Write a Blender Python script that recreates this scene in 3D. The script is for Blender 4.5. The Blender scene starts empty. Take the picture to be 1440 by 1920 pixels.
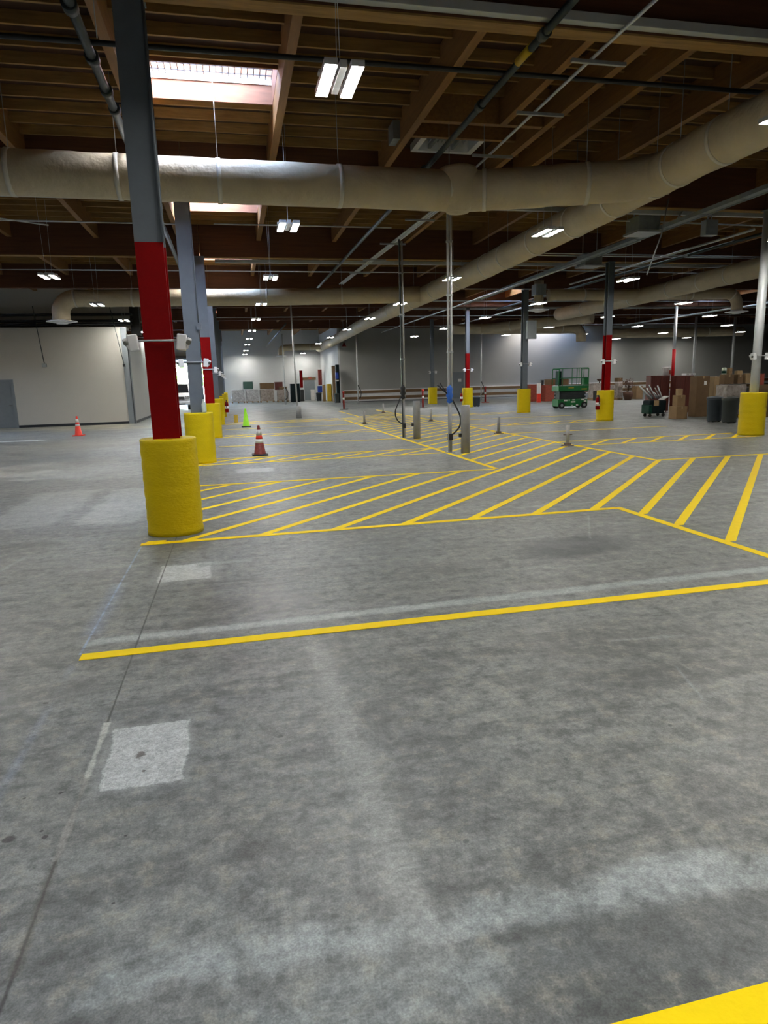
import bpy, bmesh, math, random
from mathutils import Vector, Matrix, noise as mnoise
R = random.Random(7)
col = bpy.context.scene.collection
# ------------------------------------------------------------------ camera numbers
FPX, YH, ROLL, YAW, CAMH = 1237.0, 712.9, math.radians(1.583), math.radians(12.325), 1.65
PITCH = math.atan((960 - YH) / FPX)
fw = Vector((math.sin(YAW)*math.cos(PITCH), math.cos(YAW)*math.cos(PITCH), -math.sin(PITCH)))
r0 = Vector((math.cos(YAW), -math.sin(YAW), 0)); u0 = r0.cross(fw)
cr, sr = math.cos(ROLL), math.sin(ROLL)
RT = r0*cr - u0*sr; UP = r0*sr + u0*cr
def ray(x, y): return fw + RT*((x-720)/FPX) - UP*((y-960)/FPX)
def at_z(x, y, z=0.0):
    d = ray(x, y); return Vector((0, 0, CAMH)) + d*((z-CAMH)/d.z)
def at_y(x, y, Y):
    d = ray(x, y); return Vector((0, 0, CAMH)) + d*(Y/d.y)
# ------------------------------------------------------------------ mesh helper
class MB:
    def __init__(s): s.bm = bmesh.new()
    def box(s, x0, x1, y0, y1, z0, z1):
        v = [s.bm.verts.new(p) for p in ((x0,y0,z0),(x1,y0,z0),(x1,y1,z0),(x0,y1,z0),(x0,y0,z1),(x1,y0,z1),(x1,y1,z1),(x0,y1,z1))]
        for f in ((3,2,1,0),(4,5,6,7),(0,1,5,4),(1,2,6,5),(2,3,7,6),(3,0,4,7)): s.bm.faces.new([v[i] for i in f])
        return s
    def obox(s, c, size, rz=0.0, rx=0.0, ry=0.0):
        M = Matrix.Translation(c) @ Matrix.Rotation(rz,4,'Z') @ Matrix.Rotation(ry,4,'Y') @ Matrix.Rotation(rx,4,'X')
        a, b, h = (q/2 for q in size)
        v = [s.bm.verts.new(M @ Vector(p)) for p in ((-a,-b,-h),(a,-b,-h),(a,b,-h),(-a,b,-h),(-a,-b,h),(a,-b,h),(a,b,h),(-a,b,h))]
        for f in ((3,2,1,0),(4,5,6,7),(0,1,5,4),(1,2,6,5),(2,3,7,6),(3,0,4,7)): s.bm.faces.new([v[i] for i in f])
        return s
    def prism(s, pts, z0, z1):
        a = [s.bm.verts.new((x, y, z0)) for x, y in pts]; b = [s.bm.verts.new((x, y, z1)) for x, y in pts]
        n = len(pts)
        s.bm.faces.new(b); s.bm.faces.new(a[::-1])
        for i in range(n): s.bm.faces.new((a[i], a[(i+1)%n], b[(i+1)%n], b[i]))
        return s
    def tube(s, pts, r, n=10, cap=True, wob=0.0):
        pts = [Vector(p) for p in pts]; rings = []
        rs = r if isinstance(r, (list, tuple)) else [r]*len(pts)
        t = (pts[1]-pts[0]).normalized()
        ref = Vector((0,0,1)) if abs(t.z) < .9 else Vector((1,0,0))
        nx = t.cross(ref).normalized()
        for i, p in enumerate(pts):
            if i == 0: t = pts[1]-pts[0]
            elif i == len(pts)-1: t = pts[i]-pts[i-1]
            else: t = (pts[i+1]-pts[i]).normalized()+(pts[i]-pts[i-1]).normalized()
            t.normalize(); nx = (nx - t*nx.dot(t)).normalized(); ny = t.cross(nx)
            rg = []
            for k in range(n):
                a = 2*math.pi*k/n; d = nx*math.cos(a)+ny*math.sin(a); q = rs[i]
                if wob: q *= 1 + wob*mnoise.noise((p+d*rs[i])*3.1)+wob*.6*mnoise.noise((p+d*rs[i])*9.0)
                rg.append(s.bm.verts.new(p + d*q))
            rings.append(rg)
        for a, b in zip(rings, rings[1:]):
            for k in range(n):
                f = s.bm.faces.new((a[k], a[(k+1)%n], b[(k+1)%n], b[k])); f.smooth = True
        if cap:
            s.bm.faces.new(rings[0][::-1]); s.bm.faces.new(rings[-1])
        return s
    def lathe(s, prof, c=(0,0,0), n=32, ax=None):
        rings = []
        for r, z in prof:
            rings.append([s.bm.verts.new((c[0]+max(r,1e-4)*math.cos(2*math.pi*k/n), c[1]+max(r,1e-4)*math.sin(2*math.pi*k/n), c[2]+z)) for k in range(n)])
        for i, (a, b) in enumerate(zip(rings, rings[1:])):
            dz = abs(prof[i+1][1]-prof[i][1]); dr = abs(prof[i+1][0]-prof[i][0])
            for k in range(n):
                f = s.bm.faces.new((a[k], a[(k+1)%n], b[(k+1)%n], b[k])); f.smooth = dz > dr*.6
        if prof[0][0] > 1e-3: s.bm.faces.new(rings[0][::-1])
        if prof[-1][0] > 1e-3: s.bm.faces.new(rings[-1])
        return s
    def build(s, name, mat, parent=None, local=False, bevel=0):
        bm = s.bm
        if parent is not None and not local:
            bmesh.ops.translate(bm, verts=bm.verts, vec=-wloc(parent))
        bmesh.ops.recalc_face_normals(bm, faces=bm.faces)
        me = bpy.data.meshes.new(name); bm.to_mesh(me); bm.free()
        me.materials.append(mat)
        o = bpy.data.objects.new(name, me); col.objects.link(o); o.parent = parent
        if bevel:
            m = o.modifiers.new('bevel', 'BEVEL'); m.width = bevel; m.segments = 2; m.limit_method = 'ANGLE'
        return o
def wloc(o):
    v = Vector((0,0,0))
    while o is not None: v = v + o.location; o = o.parent
    return v
def tag(o, label, cat, group=None, kind=None):
    o['label'] = label; o['category'] = cat
    if group: o['group'] = group
    if kind: o['kind'] = kind
    return o
def thing(name, loc, label, cat, group=None):
    o = bpy.data.objects.new(name, None); o.empty_display_size = .2; col.objects.link(o); o.location = loc
    return tag(o, label, cat, group)
def struct(o): o['kind'] = 'structure'; return o
def arc(c, r, a0, a1, n, plane):
    out = []
    for i in range(n+1):
        a = a0+(a1-a0)*i/n; out.append(plane(c, r*math.cos(a), r*math.sin(a)))
    return out
def dense(pts, step):
    out = []; pts = [Vector(p) for p in pts]
    for a, b in zip(pts, pts[1:]):
        n = max(1, int((b-a).length/step))
        for i in range(n): out.append(a.lerp(b, i/n))
    out.append(pts[-1]); return out
def copy_tree(o, parent=None):
    c = o.copy(); col.objects.link(c); c.parent = parent
    for ch in [x for x in kids.get(o.name, [])]: copy_tree(ch, c)
    return c
kids = {}
def index_kids(o):
    kids[o.name] = [x for x in bpy.data.objects if x.parent == o]
    for k in kids[o.name]: index_kids(k)
# ------------------------------------------------------------------ materials
def nt(name):
    m = bpy.data.materials.new(name); m.use_nodes = True
    return m, m.node_tree.nodes, m.node_tree.links
def mat(name, c, rough=.5, metal=0.0, var=.12, scale=6.0, bump=0.0, bscale=None, spec=.5, stretch=(1,1,1), c2=None, thr=None):
    m, N, L = nt(name); b = N['Principled BSDF']
    b.inputs['Roughness'].default_value = rough; b.inputs['Metallic'].default_value = metal
    b.inputs['Specular IOR Level'].default_value = spec
    tc = N.new('ShaderNodeTexCoord'); mp = N.new('ShaderNodeMapping'); mp.inputs['Scale'].default_value = stretch
    L.new(tc.outputs['Object'], mp.inputs['Vector'])
    nz = N.new('ShaderNodeTexNoise'); nz.inputs['Scale'].default_value = scale; nz.inputs['Detail'].default_value = 6
    nz.inputs['Roughness'].default_value = .62
    L.new(mp.outputs['Vector'], nz.inputs['Vector'])
    rp = N.new('ShaderNodeValToRGB')
    lo, hi = (.3, .7) if thr is None else thr
    rp.color_ramp.elements[0].position = lo; rp.color_ramp.elements[1].position = hi
    d = c2 if c2 else tuple(min(1, q*(1+var)) for q in c)
    e = c if c2 else tuple(q*(1-var) for q in c)
    rp.color_ramp.elements[0].color = (*e, 1); rp.color_ramp.elements[1].color = (*d, 1)
    L.new(nz.outputs['Fac'], rp.inputs['Fac']); L.new(rp.outputs['Color'], b.inputs['Base Color'])
    if bump:
        n2 = N.new('ShaderNodeTexNoise'); n2.inputs['Scale'].default_value = bscale or scale*4; n2.inputs['Detail'].default_value = 5
        L.new(mp.outputs['Vector'], n2.inputs['Vector'])
        bp = N.new('ShaderNodeBump'); bp.inputs['Strength'].default_value = bump; bp.inputs['Distance'].default_value = .02
        L.new(n2.outputs['Fac'], bp.inputs['Height']); L.new(bp.outputs['Normal'], b.inputs['Normal'])
    return m
def emit(name, c, s):
    m, N, L = nt(name); b = N['Principled BSDF']; b.inputs['Base Color'].default_value = (*c, 1)
    b.inputs['Emission Color'].default_value = (*c, 1); b.inputs['Emission Strength'].default_value = s
    return m
M = {}
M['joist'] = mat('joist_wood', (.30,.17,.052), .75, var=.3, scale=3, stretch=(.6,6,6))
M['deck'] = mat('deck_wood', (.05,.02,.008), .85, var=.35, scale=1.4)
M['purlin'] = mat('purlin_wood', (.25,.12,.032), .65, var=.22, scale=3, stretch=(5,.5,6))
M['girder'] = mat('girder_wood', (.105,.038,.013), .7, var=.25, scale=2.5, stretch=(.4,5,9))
M['wellwood'] = mat('well_wood', (.24,.10,.05), .7, var=.15, scale=5, stretch=(.5,.5,4))
M['white'] = mat('white_paint', (.80,.80,.80), .45, var=.05)
M['wallw'] = mat('white_wall', (.56,.57,.56), .75, var=.05, scale=.5, bump=.15, bscale=30)
M['wallg'] = mat('gray_wall', (.36,.36,.335), .8, var=.06, scale=.35, bump=.1, bscale=14)
M['wallb'] = mat('beige_wall', (.50,.485,.43), .8, var=.04, scale=.4, bump=.2, bscale=35)
M['wallsh'] = mat('plain_wall', (.5,.49,.46), .8, var=.08, scale=.5)
M['gray'] = mat('gray_steel_paint', (.125,.145,.165), .5, spec=.3, var=.07, scale=5, bump=.03)
M['red'] = mat('red_paint', (.20,.0002,.0006), .6, spec=.12, var=.12, scale=4, bump=.03)
M['yellow'] = mat('yellow_paint', (.66,.49,.002), .5, var=.05, scale=3, bump=.35, bscale=22, stretch=(1,1,2.2), spec=.22)
M['line'] = mat('line_paint', (.97,.69,.0005), .65, spec=.2, var=.03, scale=9, bump=.1, bscale=60)
M['linefar'] = M['line']
M['duct'] = mat('duct_wrap', (.58,.49,.335), .6, var=.10, scale=1.6, bump=1.0, bscale=8, spec=.4)
M['band'] = mat('duct_tape', (.70,.66,.56), .5, var=.06, scale=8, bump=.3)
M['galv'] = mat('galvanised', (.40,.42,.42), .38, .55, var=.12, scale=9)
M['pipew'] = mat('painted_pipe', (.62,.64,.64), .42, .2, var=.1, scale=4)
M['pipeg'] = mat('dark_gray_pipe', (.05,.06,.06), .45, .4, var=.25, scale=4)
M['black'] = mat('black_pipe', (.012,.012,.013), .5, .1, var=.2, scale=5)
M['stripw'] = mat('strip_channel', (.50,.53,.52), .45, .3, var=.12, scale=2)
M['bollard'] = mat('galvanised_bollard', (.36,.36,.35), .55, .25, var=.12, scale=5)
M['rust'] = mat('rusty_plate', (.16,.12,.10), .7, .2, var=.3, scale=20)
M['blue'] = mat('blue_wrap', (.02,.13,.55), .5, var=.15, scale=20, bump=.4)
M['rubber'] = mat('black_rubber', (.02,.02,.02), .6, var=.2)
M['orange'] = mat('orange_plastic', (.75,.035,.012), .5, var=.08)
M['dred'] = mat('delineator_red', (.38,.02,.012), .5)
M['brick'] = mat('worn_orange_plastic', (.20,.022,.012), .6, var=.5, scale=18)
M['refl'] = mat('reflective_white', (.75,.72,.68), .4, var=.12, scale=12)
M['green'] = mat('lime_plastic', (.33,.78,.01), .5, var=.06)
M['liftgreen'] = mat('lift_green', (.004,.15,.03), .42, var=.12)
M['darkgreen'] = mat('dark_green', (.003,.035,.02), .6, var=.2, spec=.2)
M['card'] = mat('cardboard', (.24,.145,.065), .8, var=.1, scale=3)
M['cardd'] = mat('cardboard_dark', (.14,.082,.036), .8, var=.15, scale=3)
M['cardl'] = mat('cardboard_light', (.33,.225,.115), .8, var=.08, scale=3)
M['maroon'] = mat('maroon_wood', (.11,.022,.014), .55, var=.25, scale=4, stretch=(4,4,.6))
M['redbox'] = mat('red_crate', (.30,.06,.035), .7, var=.3, scale=5, stretch=(1,1,5))
M['bin'] = mat('bin_slate', (.035,.045,.055), .55, var=.1)
M['bing'] = mat('bin_charcoal', (.042,.048,.043), .55, var=.1)
M['wrap'] = mat('plastic_wrap', (.34,.34,.34), .25, var=.35, scale=7, bump=.8, bscale=14, c2=(.62,.62,.63))
M['wrapb'] = mat('plastic_wrap_brown', (.20,.16,.13), .3, var=.3, scale=6, bump=.8, bscale=12, c2=(.42,.37,.34))
M['pallet'] = mat('pallet_wood', (.30,.20,.11), .8, var=.2)
M['rail'] = mat('rail_wood', (.20,.115,.05), .7, var=.2, scale=2, stretch=(.3,3,6))
M['doorg'] = mat('door_gray', (.20,.225,.24), .5, var=.05)
M['basec'] = mat('base_cove', (.012,.016,.022), .5)
M['chrome'] = mat('bright_metal', (.75,.76,.78), .22, .9, var=.08)
M['fixture'] = mat('fixture_housing', (.6,.6,.6), .45, .1)
M['lamp'] = emit('lamp_panel', (1.0,.985,.93), 120.0)
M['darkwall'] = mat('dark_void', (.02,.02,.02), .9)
M['metalcab'] = mat('panel_gray', (.33,.36,.37), .45, .3, var=.05)
M['tray'] = mat('tray_steel', (.26,.29,.29), .45, .4, var=.15, scale=6)
M['yellowcab'] = mat('cabinet_yellow', (.55,.36,.01), .5)
M['chalk'] = mat('green_board', (.03,.075,.055), .6, var=.2, scale=2)
M['blackcab'] = mat('black_cabinet', (.006,.012,.014), .7, spec=.15)
M['recy'] = mat('recycling_blue', (.008,.05,.36), .5)
M['milk'] = mat('milky_bottle', (.55,.62,.50), .35, var=.06)
M['tire'] = mat('tire', (.012,.012,.012), .7)
M['vwhite'] = mat('vehicle_white', (.62,.64,.66), .3, var=.03)
M['vglass'] = mat('vehicle_glass', (.01,.012,.014), .1, var=.1)
M['leaf'] = mat('tree_leaves', (.02,.10,.012), .8, c2=(.20,.42,.06), scale=3)
M['ground'] = mat('asphalt_outside', (.25,.25,.25), .85, var=.1)
M['brownplant'] = mat('dried_brown', (.07,.03,.015), .8, var=.3)
M['lens'] = mat('sensor_lens', (.14,.15,.13), .3)
M['bluecamo'] = mat('blue_camo_cloth', (.05,.09,.12), .7)
# translucent skylight dome
m, N, L = nt('skylight_dome'); N.remove(N['Principled BSDF'])
tr = N.new('ShaderNodeBsdfTransparent'); tr.inputs[0].default_value = (.93,.96,.98,1)
gl = N.new('ShaderNodeBsdfGlossy'); gl.inputs['Roughness'].default_value = .1
mx = N.new('ShaderNodeMixShader'); mx.inputs[0].default_value = .06
L.new(tr.outputs[0], mx.inputs[1]); L.new(gl.outputs[0], mx.inputs[2]); L.new(mx.outputs[0], N['Material Output'].inputs[0])
M['dome'] = m

# ------------------------------------------------------------------ floor material
X00, X11, YN0, YL0 = -32.0, 60.0, -12.0, 64.2
def floor_material(reg):
    m, N, L = nt('polished_concrete'); b = N['Principled BSDF']
    def out(cx, cy, hx, hy):
        r = max(hx, hy) if max(hx, hy) < 3 and min(hx, hy) > .02 else 0
        ax, ay = max(hx, r*.6)+.25, max(hy, r*.3)+.25
        return cx+ax < reg[0] or cx-ax > reg[1] or cy+ay < reg[2] or cy-ay > reg[3]
    tc = N.new('ShaderNodeTexCoord'); P = tc.outputs['Object']
    def noise(scale, det=6, rough=.6, st=(1,1,1), rot=0, dist=0):
        mp = N.new('ShaderNodeMapping'); mp.inputs['Scale'].default_value = st; mp.inputs['Rotation'].default_value = (0,0,rot)
        L.new(P, mp.inputs['Vector']); n = N.new('ShaderNodeTexNoise')
        n.inputs['Scale'].default_value = scale; n.inputs['Detail'].default_value = det; n.inputs['Roughness'].default_value = rough
        n.inputs['Distortion'].default_value = dist
        L.new(mp.outputs['Vector'], n.inputs['Vector']); return n.outputs['Fac']
    def math_(op, a, b_=None, c=None, clamp=False):
        if a is None: return None
        n = N.new('ShaderNodeMath'); n.operation = op; n.use_clamp = clamp
        for i, q in enumerate((a, b_, c)):
            if q is None: continue
            if isinstance(q, (int, float)): n.inputs[i].default_value = q
            else: L.new(q, n.inputs[i])
        return n.outputs[0]
    def rng(v, a, b_, c=0.0, d=1.0, smooth=True):
        n = N.new('ShaderNodeMapRange'); n.interpolation_type = 'SMOOTHSTEP' if smooth else 'LINEAR'
        n.inputs['From Min'].default_value = a; n.inputs['From Max'].default_value = b_; n.inputs['To Min'].default_value = c; n.inputs['To Max'].default_value = d
        L.new(v, n.inputs['Value']); return n.outputs[0]
    def mix(f, A, B, mode='MIX'):
        n = N.new('ShaderNodeMix'); n.data_type = 'RGBA'; n.blend_type = mode
        if isinstance(f, (int, float)): n.inputs[0].default_value = f
        else: L.new(f, n.inputs[0])
        for i, q in ((6, A), (7, B)):
            if isinstance(q, tuple): n.inputs[i].default_value = (*q, 1)
            else: L.new(q, n.inputs[i])
        return n.outputs[2]
    big = noise(.22, 3, .55, dist=.6); mid = noise(1.1, 6, .68, dist=.4); fine = noise(9, 6, .72)
    streak = noise(2.2, 6, .65, st=(.35,1.6,1), rot=.35); grain = noise(140, 2, .5); streak2 = noise(3.5, 6, .7, st=(.25,2.2,1), rot=-.1, dist=.5)
    c = mix(rng(mid, .32, .68), (.115,.118,.112), (.225,.228,.215))
    c = mix(math_('MULTIPLY', rng(big, .42, .62), .5), c, (.215,.232,.242))
    c = mix(math_('MULTIPLY', rng(streak, .46, .70), .45), c, (.285,.295,.285))
    c = mix(math_('MULTIPLY', rng(streak2, .48, .68), .6), c, (.088,.092,.088))
    c = mix(math_('MULTIPLY', rng(fine, .50, .66), .5), c, (.27,.25,.20))
    c = mix(math_('MULTIPLY', rng(fine, .50, .34), .55), c, (.085,.088,.085))
    blot = noise(2.6, 7, .75, dist=1.2)
    c = mix(math_('MULTIPLY', rng(blot, .52, .62), .35), c, (.25,.25,.235))
    c = mix(math_('MULTIPLY', rng(blot, .46, .38), .40), c, (.10,.103,.095))
    sx = N.new('ShaderNodeSeparateXYZ'); L.new(P, sx.inputs[0]); X, Y = sx.outputs[0], sx.outputs[1]
    wob1 = noise(5, 5, .7); wob3 = noise(38, 4, .7); wob2 = noise(1.6, 5, .6)
    def boxm(cx, cy, hx, hy, rot=0.0, soft=.02, amp=.08, w=wob1):
        if out(cx, cy, hx, hy): return None
        dx = math_('SUBTRACT', X, cx); dy = math_('SUBTRACT', Y, cy); ca, sa = math.cos(rot), math.sin(rot)
        u = math_('ADD', math_('MULTIPLY', dx, ca), math_('MULTIPLY', dy, sa)); v = math_('SUBTRACT', math_('MULTIPLY', dy, ca), math_('MULTIPLY', dx, sa))
        du = math_('SUBTRACT', math_('ABSOLUTE', u), hx); dv = math_('SUBTRACT', math_('ABSOLUTE', v), hy)
        d = math_('MAXIMUM', du, dv); d = math_('ADD', d, math_('MULTIPLY', math_('SUBTRACT', w, .5), amp))
        return rng(d, -soft, soft, 1, 0)
    def ell(cx, cy, hx, hy, rot=0.0, soft=.25, amp=.6, w=wob2):
        if out(cx, cy, hx, hy): return None
        dx = math_('SUBTRACT', X, cx); dy = math_('SUBTRACT', Y, cy); ca, sa = math.cos(rot), math.sin(rot)
        u = math_('DIVIDE', math_('ADD', math_('MULTIPLY', dx, ca), math_('MULTIPLY', dy, sa)), hx)
        v = math_('DIVIDE', math_('SUBTRACT', math_('MULTIPLY', dy, ca), math_('MULTIPLY', dx, sa)), hy)
        d = math_('ADD', math_('SQRT', math_('ADD', math_('MULTIPLY', u, u), math_('MULTIPLY', v, v))), math_('MULTIPLY', math_('SUBTRACT', w, .5), amp))
        return rng(d, 1-soft, 1+soft, 1, 0)
    def put(mask, colr, k):
        nonlocal c
        if mask is None: return
        c = mix(math_('MULTIPLY', mask, k), c, colr)
    # patch A with grind marks
    speck = rng(noise(60, 3, .7), .40, .62)
    put(boxm(-.50, 2.94, .21, .30, .02, .02, .12), (.24,.25,.24), .6)
    put(boxm(-.50, 2.94, .175, .265, .02, .006, .10), (.52,.53,.52), .95)
    put(math_('MULTIPLY', boxm(-.50, 2.94, .18, .27), speck), (.32,.33,.33), .6)
    put(ell(-.53, 2.93, .022, .030, 0, .3, 2.6, wob3), (.08,.06,.05), .8)
    put(ell(-.50, 2.79, .008, .009, 0, .2, .9, wob3), (.06,.04,.03), .8)
    # patch B
    put(boxm(-.53, 5.98, .30, .34, 0, .05, .16), (.26,.265,.26), .7)
    put(boxm(-.54, 6.0, .22, .27, .03, .012, .08), (.50,.51,.50), .9)
    put(boxm(-.2, 6.22, .25, .05, .08, .03, .08), (.30,.31,.30), .7)
    # ghost of an older line
    put(boxm(1.8, 4.50, 2.85, .06, .018, .03, .10), (.36,.38,.38), .75)
    put(boxm(.2, 4.47, 1.2, .035, .018, .03, .07), (.45,.46,.45), .5)
    # left wide scraped bands
    put(boxm(-2.75, 10.1, .45, 1.45, -.02, .08, .5, wob2), (.34,.345,.33), .6)
    put(boxm(-1.65, 10.0, .38, 1.45, -.02, .06, .45, wob2), (.36,.365,.35), .65)
    put(boxm(.3, 13.0, .35, .28, 0, .05, .2), (.44,.45,.45), .7)
    # dark damp stain
    put(ell(3.15, 5.74, .62, .36, .2, .3, .9), (.07,.075,.075), .85)
    put(ell(3.4, 5.95, .3, .18, .1, .3, .7), (.07,.075,.075), .5)
    # pale swirled wash at lower right
    put(math_('MULTIPLY', boxm(1.0, 1.66, 1.5, .06, -.05, .04, .30, wob1), rng(blot, .38, .58, .25, 1)), (.33,.35,.345), .7)
    put(math_('MULTIPLY', boxm(1.2, 1.64, 1.2, .04, -.03, .05, .25, wob2), rng(fine, .35, .6, .3, 1)), (.36,.38,.375), .55)
    put(boxm(6.0, 7.72, 2.6, .05, -.01, .05, .22), (.30,.31,.30), .5)
    for gx, gy in ((6.9,9.2),(7.6,9.0),(8.3,8.9),(6.1,9.5)):
        put(boxm(gx, gy, .018, 1.2, -.76, .03, .10), (.34,.355,.35), .4)
    put(boxm(3.75, 6.5, .01, .6, -.5, .015, .04), (.34,.355,.35), .4)
    put(math_('MULTIPLY', ell(.35, 1.48, .5, .09, 0, .5, 1.2, wob1), rng(blot, .4, .6, .3, 1)), (.31,.33,.325), .7)
    put(ell(1.3, 1.72, .25, .06, 0, .4, .9), (.37,.39,.385), .6)
    put(ell(1.25, 1.45, .42, .12, -.1, .2, .8, wob1), (.13,.135,.13), .6)
    # tyre track
    tread = N.new('ShaderNodeTexWave'); tread.wave_type = 'BANDS'; tread.bands_direction = 'Y'
    tread.inputs['Scale'].default_value = 9.0; tread.inputs['Distortion'].default_value = 14.0; tread.inputs['Detail'].default_value = 4
    L.new(P, tread.inputs['Vector'])
    tr_ = math_('MULTIPLY', boxm(.43, 2.75, .05, 1.15, .02, .02, .07), rng(tread.outputs['Fac'], .15, .8, .2, 1))
    put(tr_, (.32,.325,.31), .5)
    put(boxm(.42, 2.75, .07, 1.25, .02, .05, .08), (.27,.275,.265), .5)
    # blue chalk line
    put(math_('MULTIPLY', boxm(-1.065, 5.7, .007, 1.45, 0, .008, .012), rng(fine, .35, .6, .3, 1)), (.30,.40,.66), .7)
    put(math_('MULTIPLY', boxm(-1.07, 3.4, .02, .9, 0, .02, .03), rng(mid, .4, .6)), (.26,.31,.42), .35)
    put(boxm(-1.065, 5.2, .05, .6, 0, .05, .08), (.28,.33,.45), .35)
    # curved scuffs
    put(boxm(2.45, 3.5, .26, .012, -.1, .02, .09), (.36,.38,.37), .45); put(boxm(2.3, 2.9, .006, .2, -.3, .012, .03), (.32,.36,.38), .45)
    put(boxm(-2.3, 6.2, .02, .9, -.15, .03, .10), (.33,.35,.34), .5); put(boxm(-2.6, 5.2, .02, .9, -.12, .03, .10), (.33,.35,.34), .5)
    # lamp glare painted as a pale streak, then tan floor bands further out
    put(boxm(-9, 24.0, 2.8, .15, 0, .1, .3), (.70,.74,.74), .8)
    put(boxm(-14, 31.2, 9.4, 1.6, 0, .2, .5, wob2), (.33,.30,.22), .7)
    put(boxm(2, 29.3, 9.4, 1.0, 0, .4, .8, wob2), (.33,.30,.22), .5)
    # control joints
    for xj in (-.735, 6.3, 13.3):
        put(boxm(xj, 12.0 if xj < 0 else 12, .005, 40, 0, .004, .010), (.045,.043,.04), .85)
    for yj in (7.15, 21.2, 35.2):
        put(boxm(10, yj, 60, .004, 0, .004, .008), (.07,.07,.065), .5)
    put(boxm(-.735, 2.78, .010, .50, 0, .008, .05), (.55,.54,.50), .7)
    put(boxm(-.735, 2.3, .014, .5, 0, .010, .05), (.10,.09,.075), .5)
    # spots
    for sx_, sy_, q in ((-.94,2.45,.032),(-.81,2.43,.016),(-.83,2.47,.010),(-.96,2.71,.011),(-.82,2.71,.013),(-.5,2.02,.009),(-.51,2.36,.009),(1.31,2.4,.014),(1.92,2.53,.018),(.71,2.01,.017),(.61,2.76,.02),(.2,2.77,.022),(.1,2.92,.022),(-1.1,3.6,.018),(.55,3.05,.016),(.9,2.62,.015)):
        put(ell(sx_, sy_, q*.7, q*.62, .3, .25, 2.2, wob3), (.04,.035,.035) if sx_ < -.4 else (.09,.095,.095), .85)
    speck2 = noise(34, 5, .75)
    c = mix(.16, c, mix(rng(grain, .3, .7), (.0,.0,.0), (1,1,1)), 'OVERLAY')
    c = mix(.30, c, mix(rng(speck2, .3, .7), (.14,.14,.14), (.86,.86,.86)), 'OVERLAY')
    c = mix(.22, c, mix(rng(fine, .3, .7), (.1,.1,.1), (.9,.9,.9)), 'OVERLAY')
    c = mix(1.0, c, (.97,1.0,.985), 'MULTIPLY')
    L.new(c, b.inputs['Base Color'])
    L.new(rng(mid, .3, .7, .34, .56), b.inputs['Roughness'])
    bp = N.new('ShaderNodeBump'); bp.inputs['Strength'].default_value = .12; bp.inputs['Distance'].default_value = .01
    L.new(math_('ADD', fine, math_('MULTIPLY', grain, .4)), bp.inputs['Height']); L.new(bp.outputs['Normal'], b.inputs['Normal'])
    b.inputs['Specular IOR Level'].default_value = .45
    return m
TILES = [(-5,-.15,YN0,3.9),(-.15,6,YN0,3.9),(-5,6,3.9,8),(-5,6,8,12.5),(X00,-5,YN0,12.5),(6,X11,YN0,12.5),(X00,X11,12.5,YL0)]

# ------------------------------------------------------------------ shell
X0, X1, YN, YR, YL, ZC = -32.0, 60.0, -12.0, 53.0, 64.0, 6.52
XS = 8.35
fb = MB()
for q in TILES: fb.box(q[0], q[1], q[2], q[3], -.2, 0)
bmesh.ops.remove_doubles(fb.bm, verts=fb.bm.verts, dist=1e-4)
fm = [floor_material(q) for q in TILES]
flo = struct(fb.build('floor', fm[0]))
for q in fm[1:]: flo.data.materials.append(q)
for f_ in flo.data.polygons:
    c_ = f_.center
    for k_, q in enumerate(TILES):
        if q[0] < c_.x < q[1] and q[2] < c_.y < q[3]: f_.material_index = k_
ceil = struct(bpy.data.objects.new('ceiling', None)); col.objects.link(ceil)
SKY = [(-1.28, 1.02, 11.28, 12.66), (-1.28, 1.02, 18.75, 20.12), (-1.28, 1.02, 26.25, 27.6), (-1.3, 1.6, 45.9, 47.3),
       (26.3, 28.7, 33.6, 35.0), (23.6, 28.6, 51.9, 52.92), (-11, -8.6, 11.3, 12.7), (-11, -8.6, 25.6, 27.0), (8.4, 10.8, -2.4, -1.0), (-3.6,-1.4,-2.9,-1.5), (12.9,15.3,33.6,35.0)]
GR = (4.0, 5.35, 13.25, 14.7)     # exhaust opening
xs = sorted({X0, X1, *[s[0] for s in SKY+[GR]], *[s[1] for s in SKY+[GR]]}); ys = sorted({YN, YL+.2, *[s[2] for s in SKY+[GR]], *[s[3] for s in SKY+[GR]]})
d = MB()
for i in range(len(xs)-1):
    for j in range(len(ys)-1):
        cx, cy = (xs[i]+xs[i+1])/2, (ys[j]+ys[j+1])/2
        if any(s[0] < cx < s[1] and s[2] < cy < s[3] for s in SKY+[GR]): continue
        d.box(xs[i], xs[i+1], ys[j], ys[j+1], ZC, ZC+.06)
bmesh.ops.remove_doubles(d.bm, verts=d.bm.verts, dist=1e-4)
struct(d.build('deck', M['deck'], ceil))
PX = [-27.4+2.35*k for k in range(38)]
off = min(PX, key=lambda v: abs(v-1.06)); PX = [p + (1.06-off) for p in PX]
GY = [-6.3, .65, 7.7, 15.0, 22.05, 29.0, 36.05, 43.1, 50.1, 57.2, 63.3]
EXTRA = {(7.7): [4.93, 6.48]}
pseg = []
for gi in range(len(GY)-1):
    a, b_ = GY[gi]+.1, GY[gi+1]-.1
    for p in PX + (EXTRA.get(GY[gi], [])):
        if XS-.1 < p and b_ > YR: b2 = min(b_, YR)
        else: b2 = b_
        if p == 4.93: b2 = 11.9
        if a >= b2-.3: continue
        if any(s[0]-.12 < p < s[1]+.12 and s[2] < b2 and s[3] > a and not (abs(p-s[0]) < .3 or abs(p-s[1]) < .3) for s in SKY): continue
        pseg.append((p, a, b2))
def near(q): return math.hypot(q[0]-2, q[1])
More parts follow.
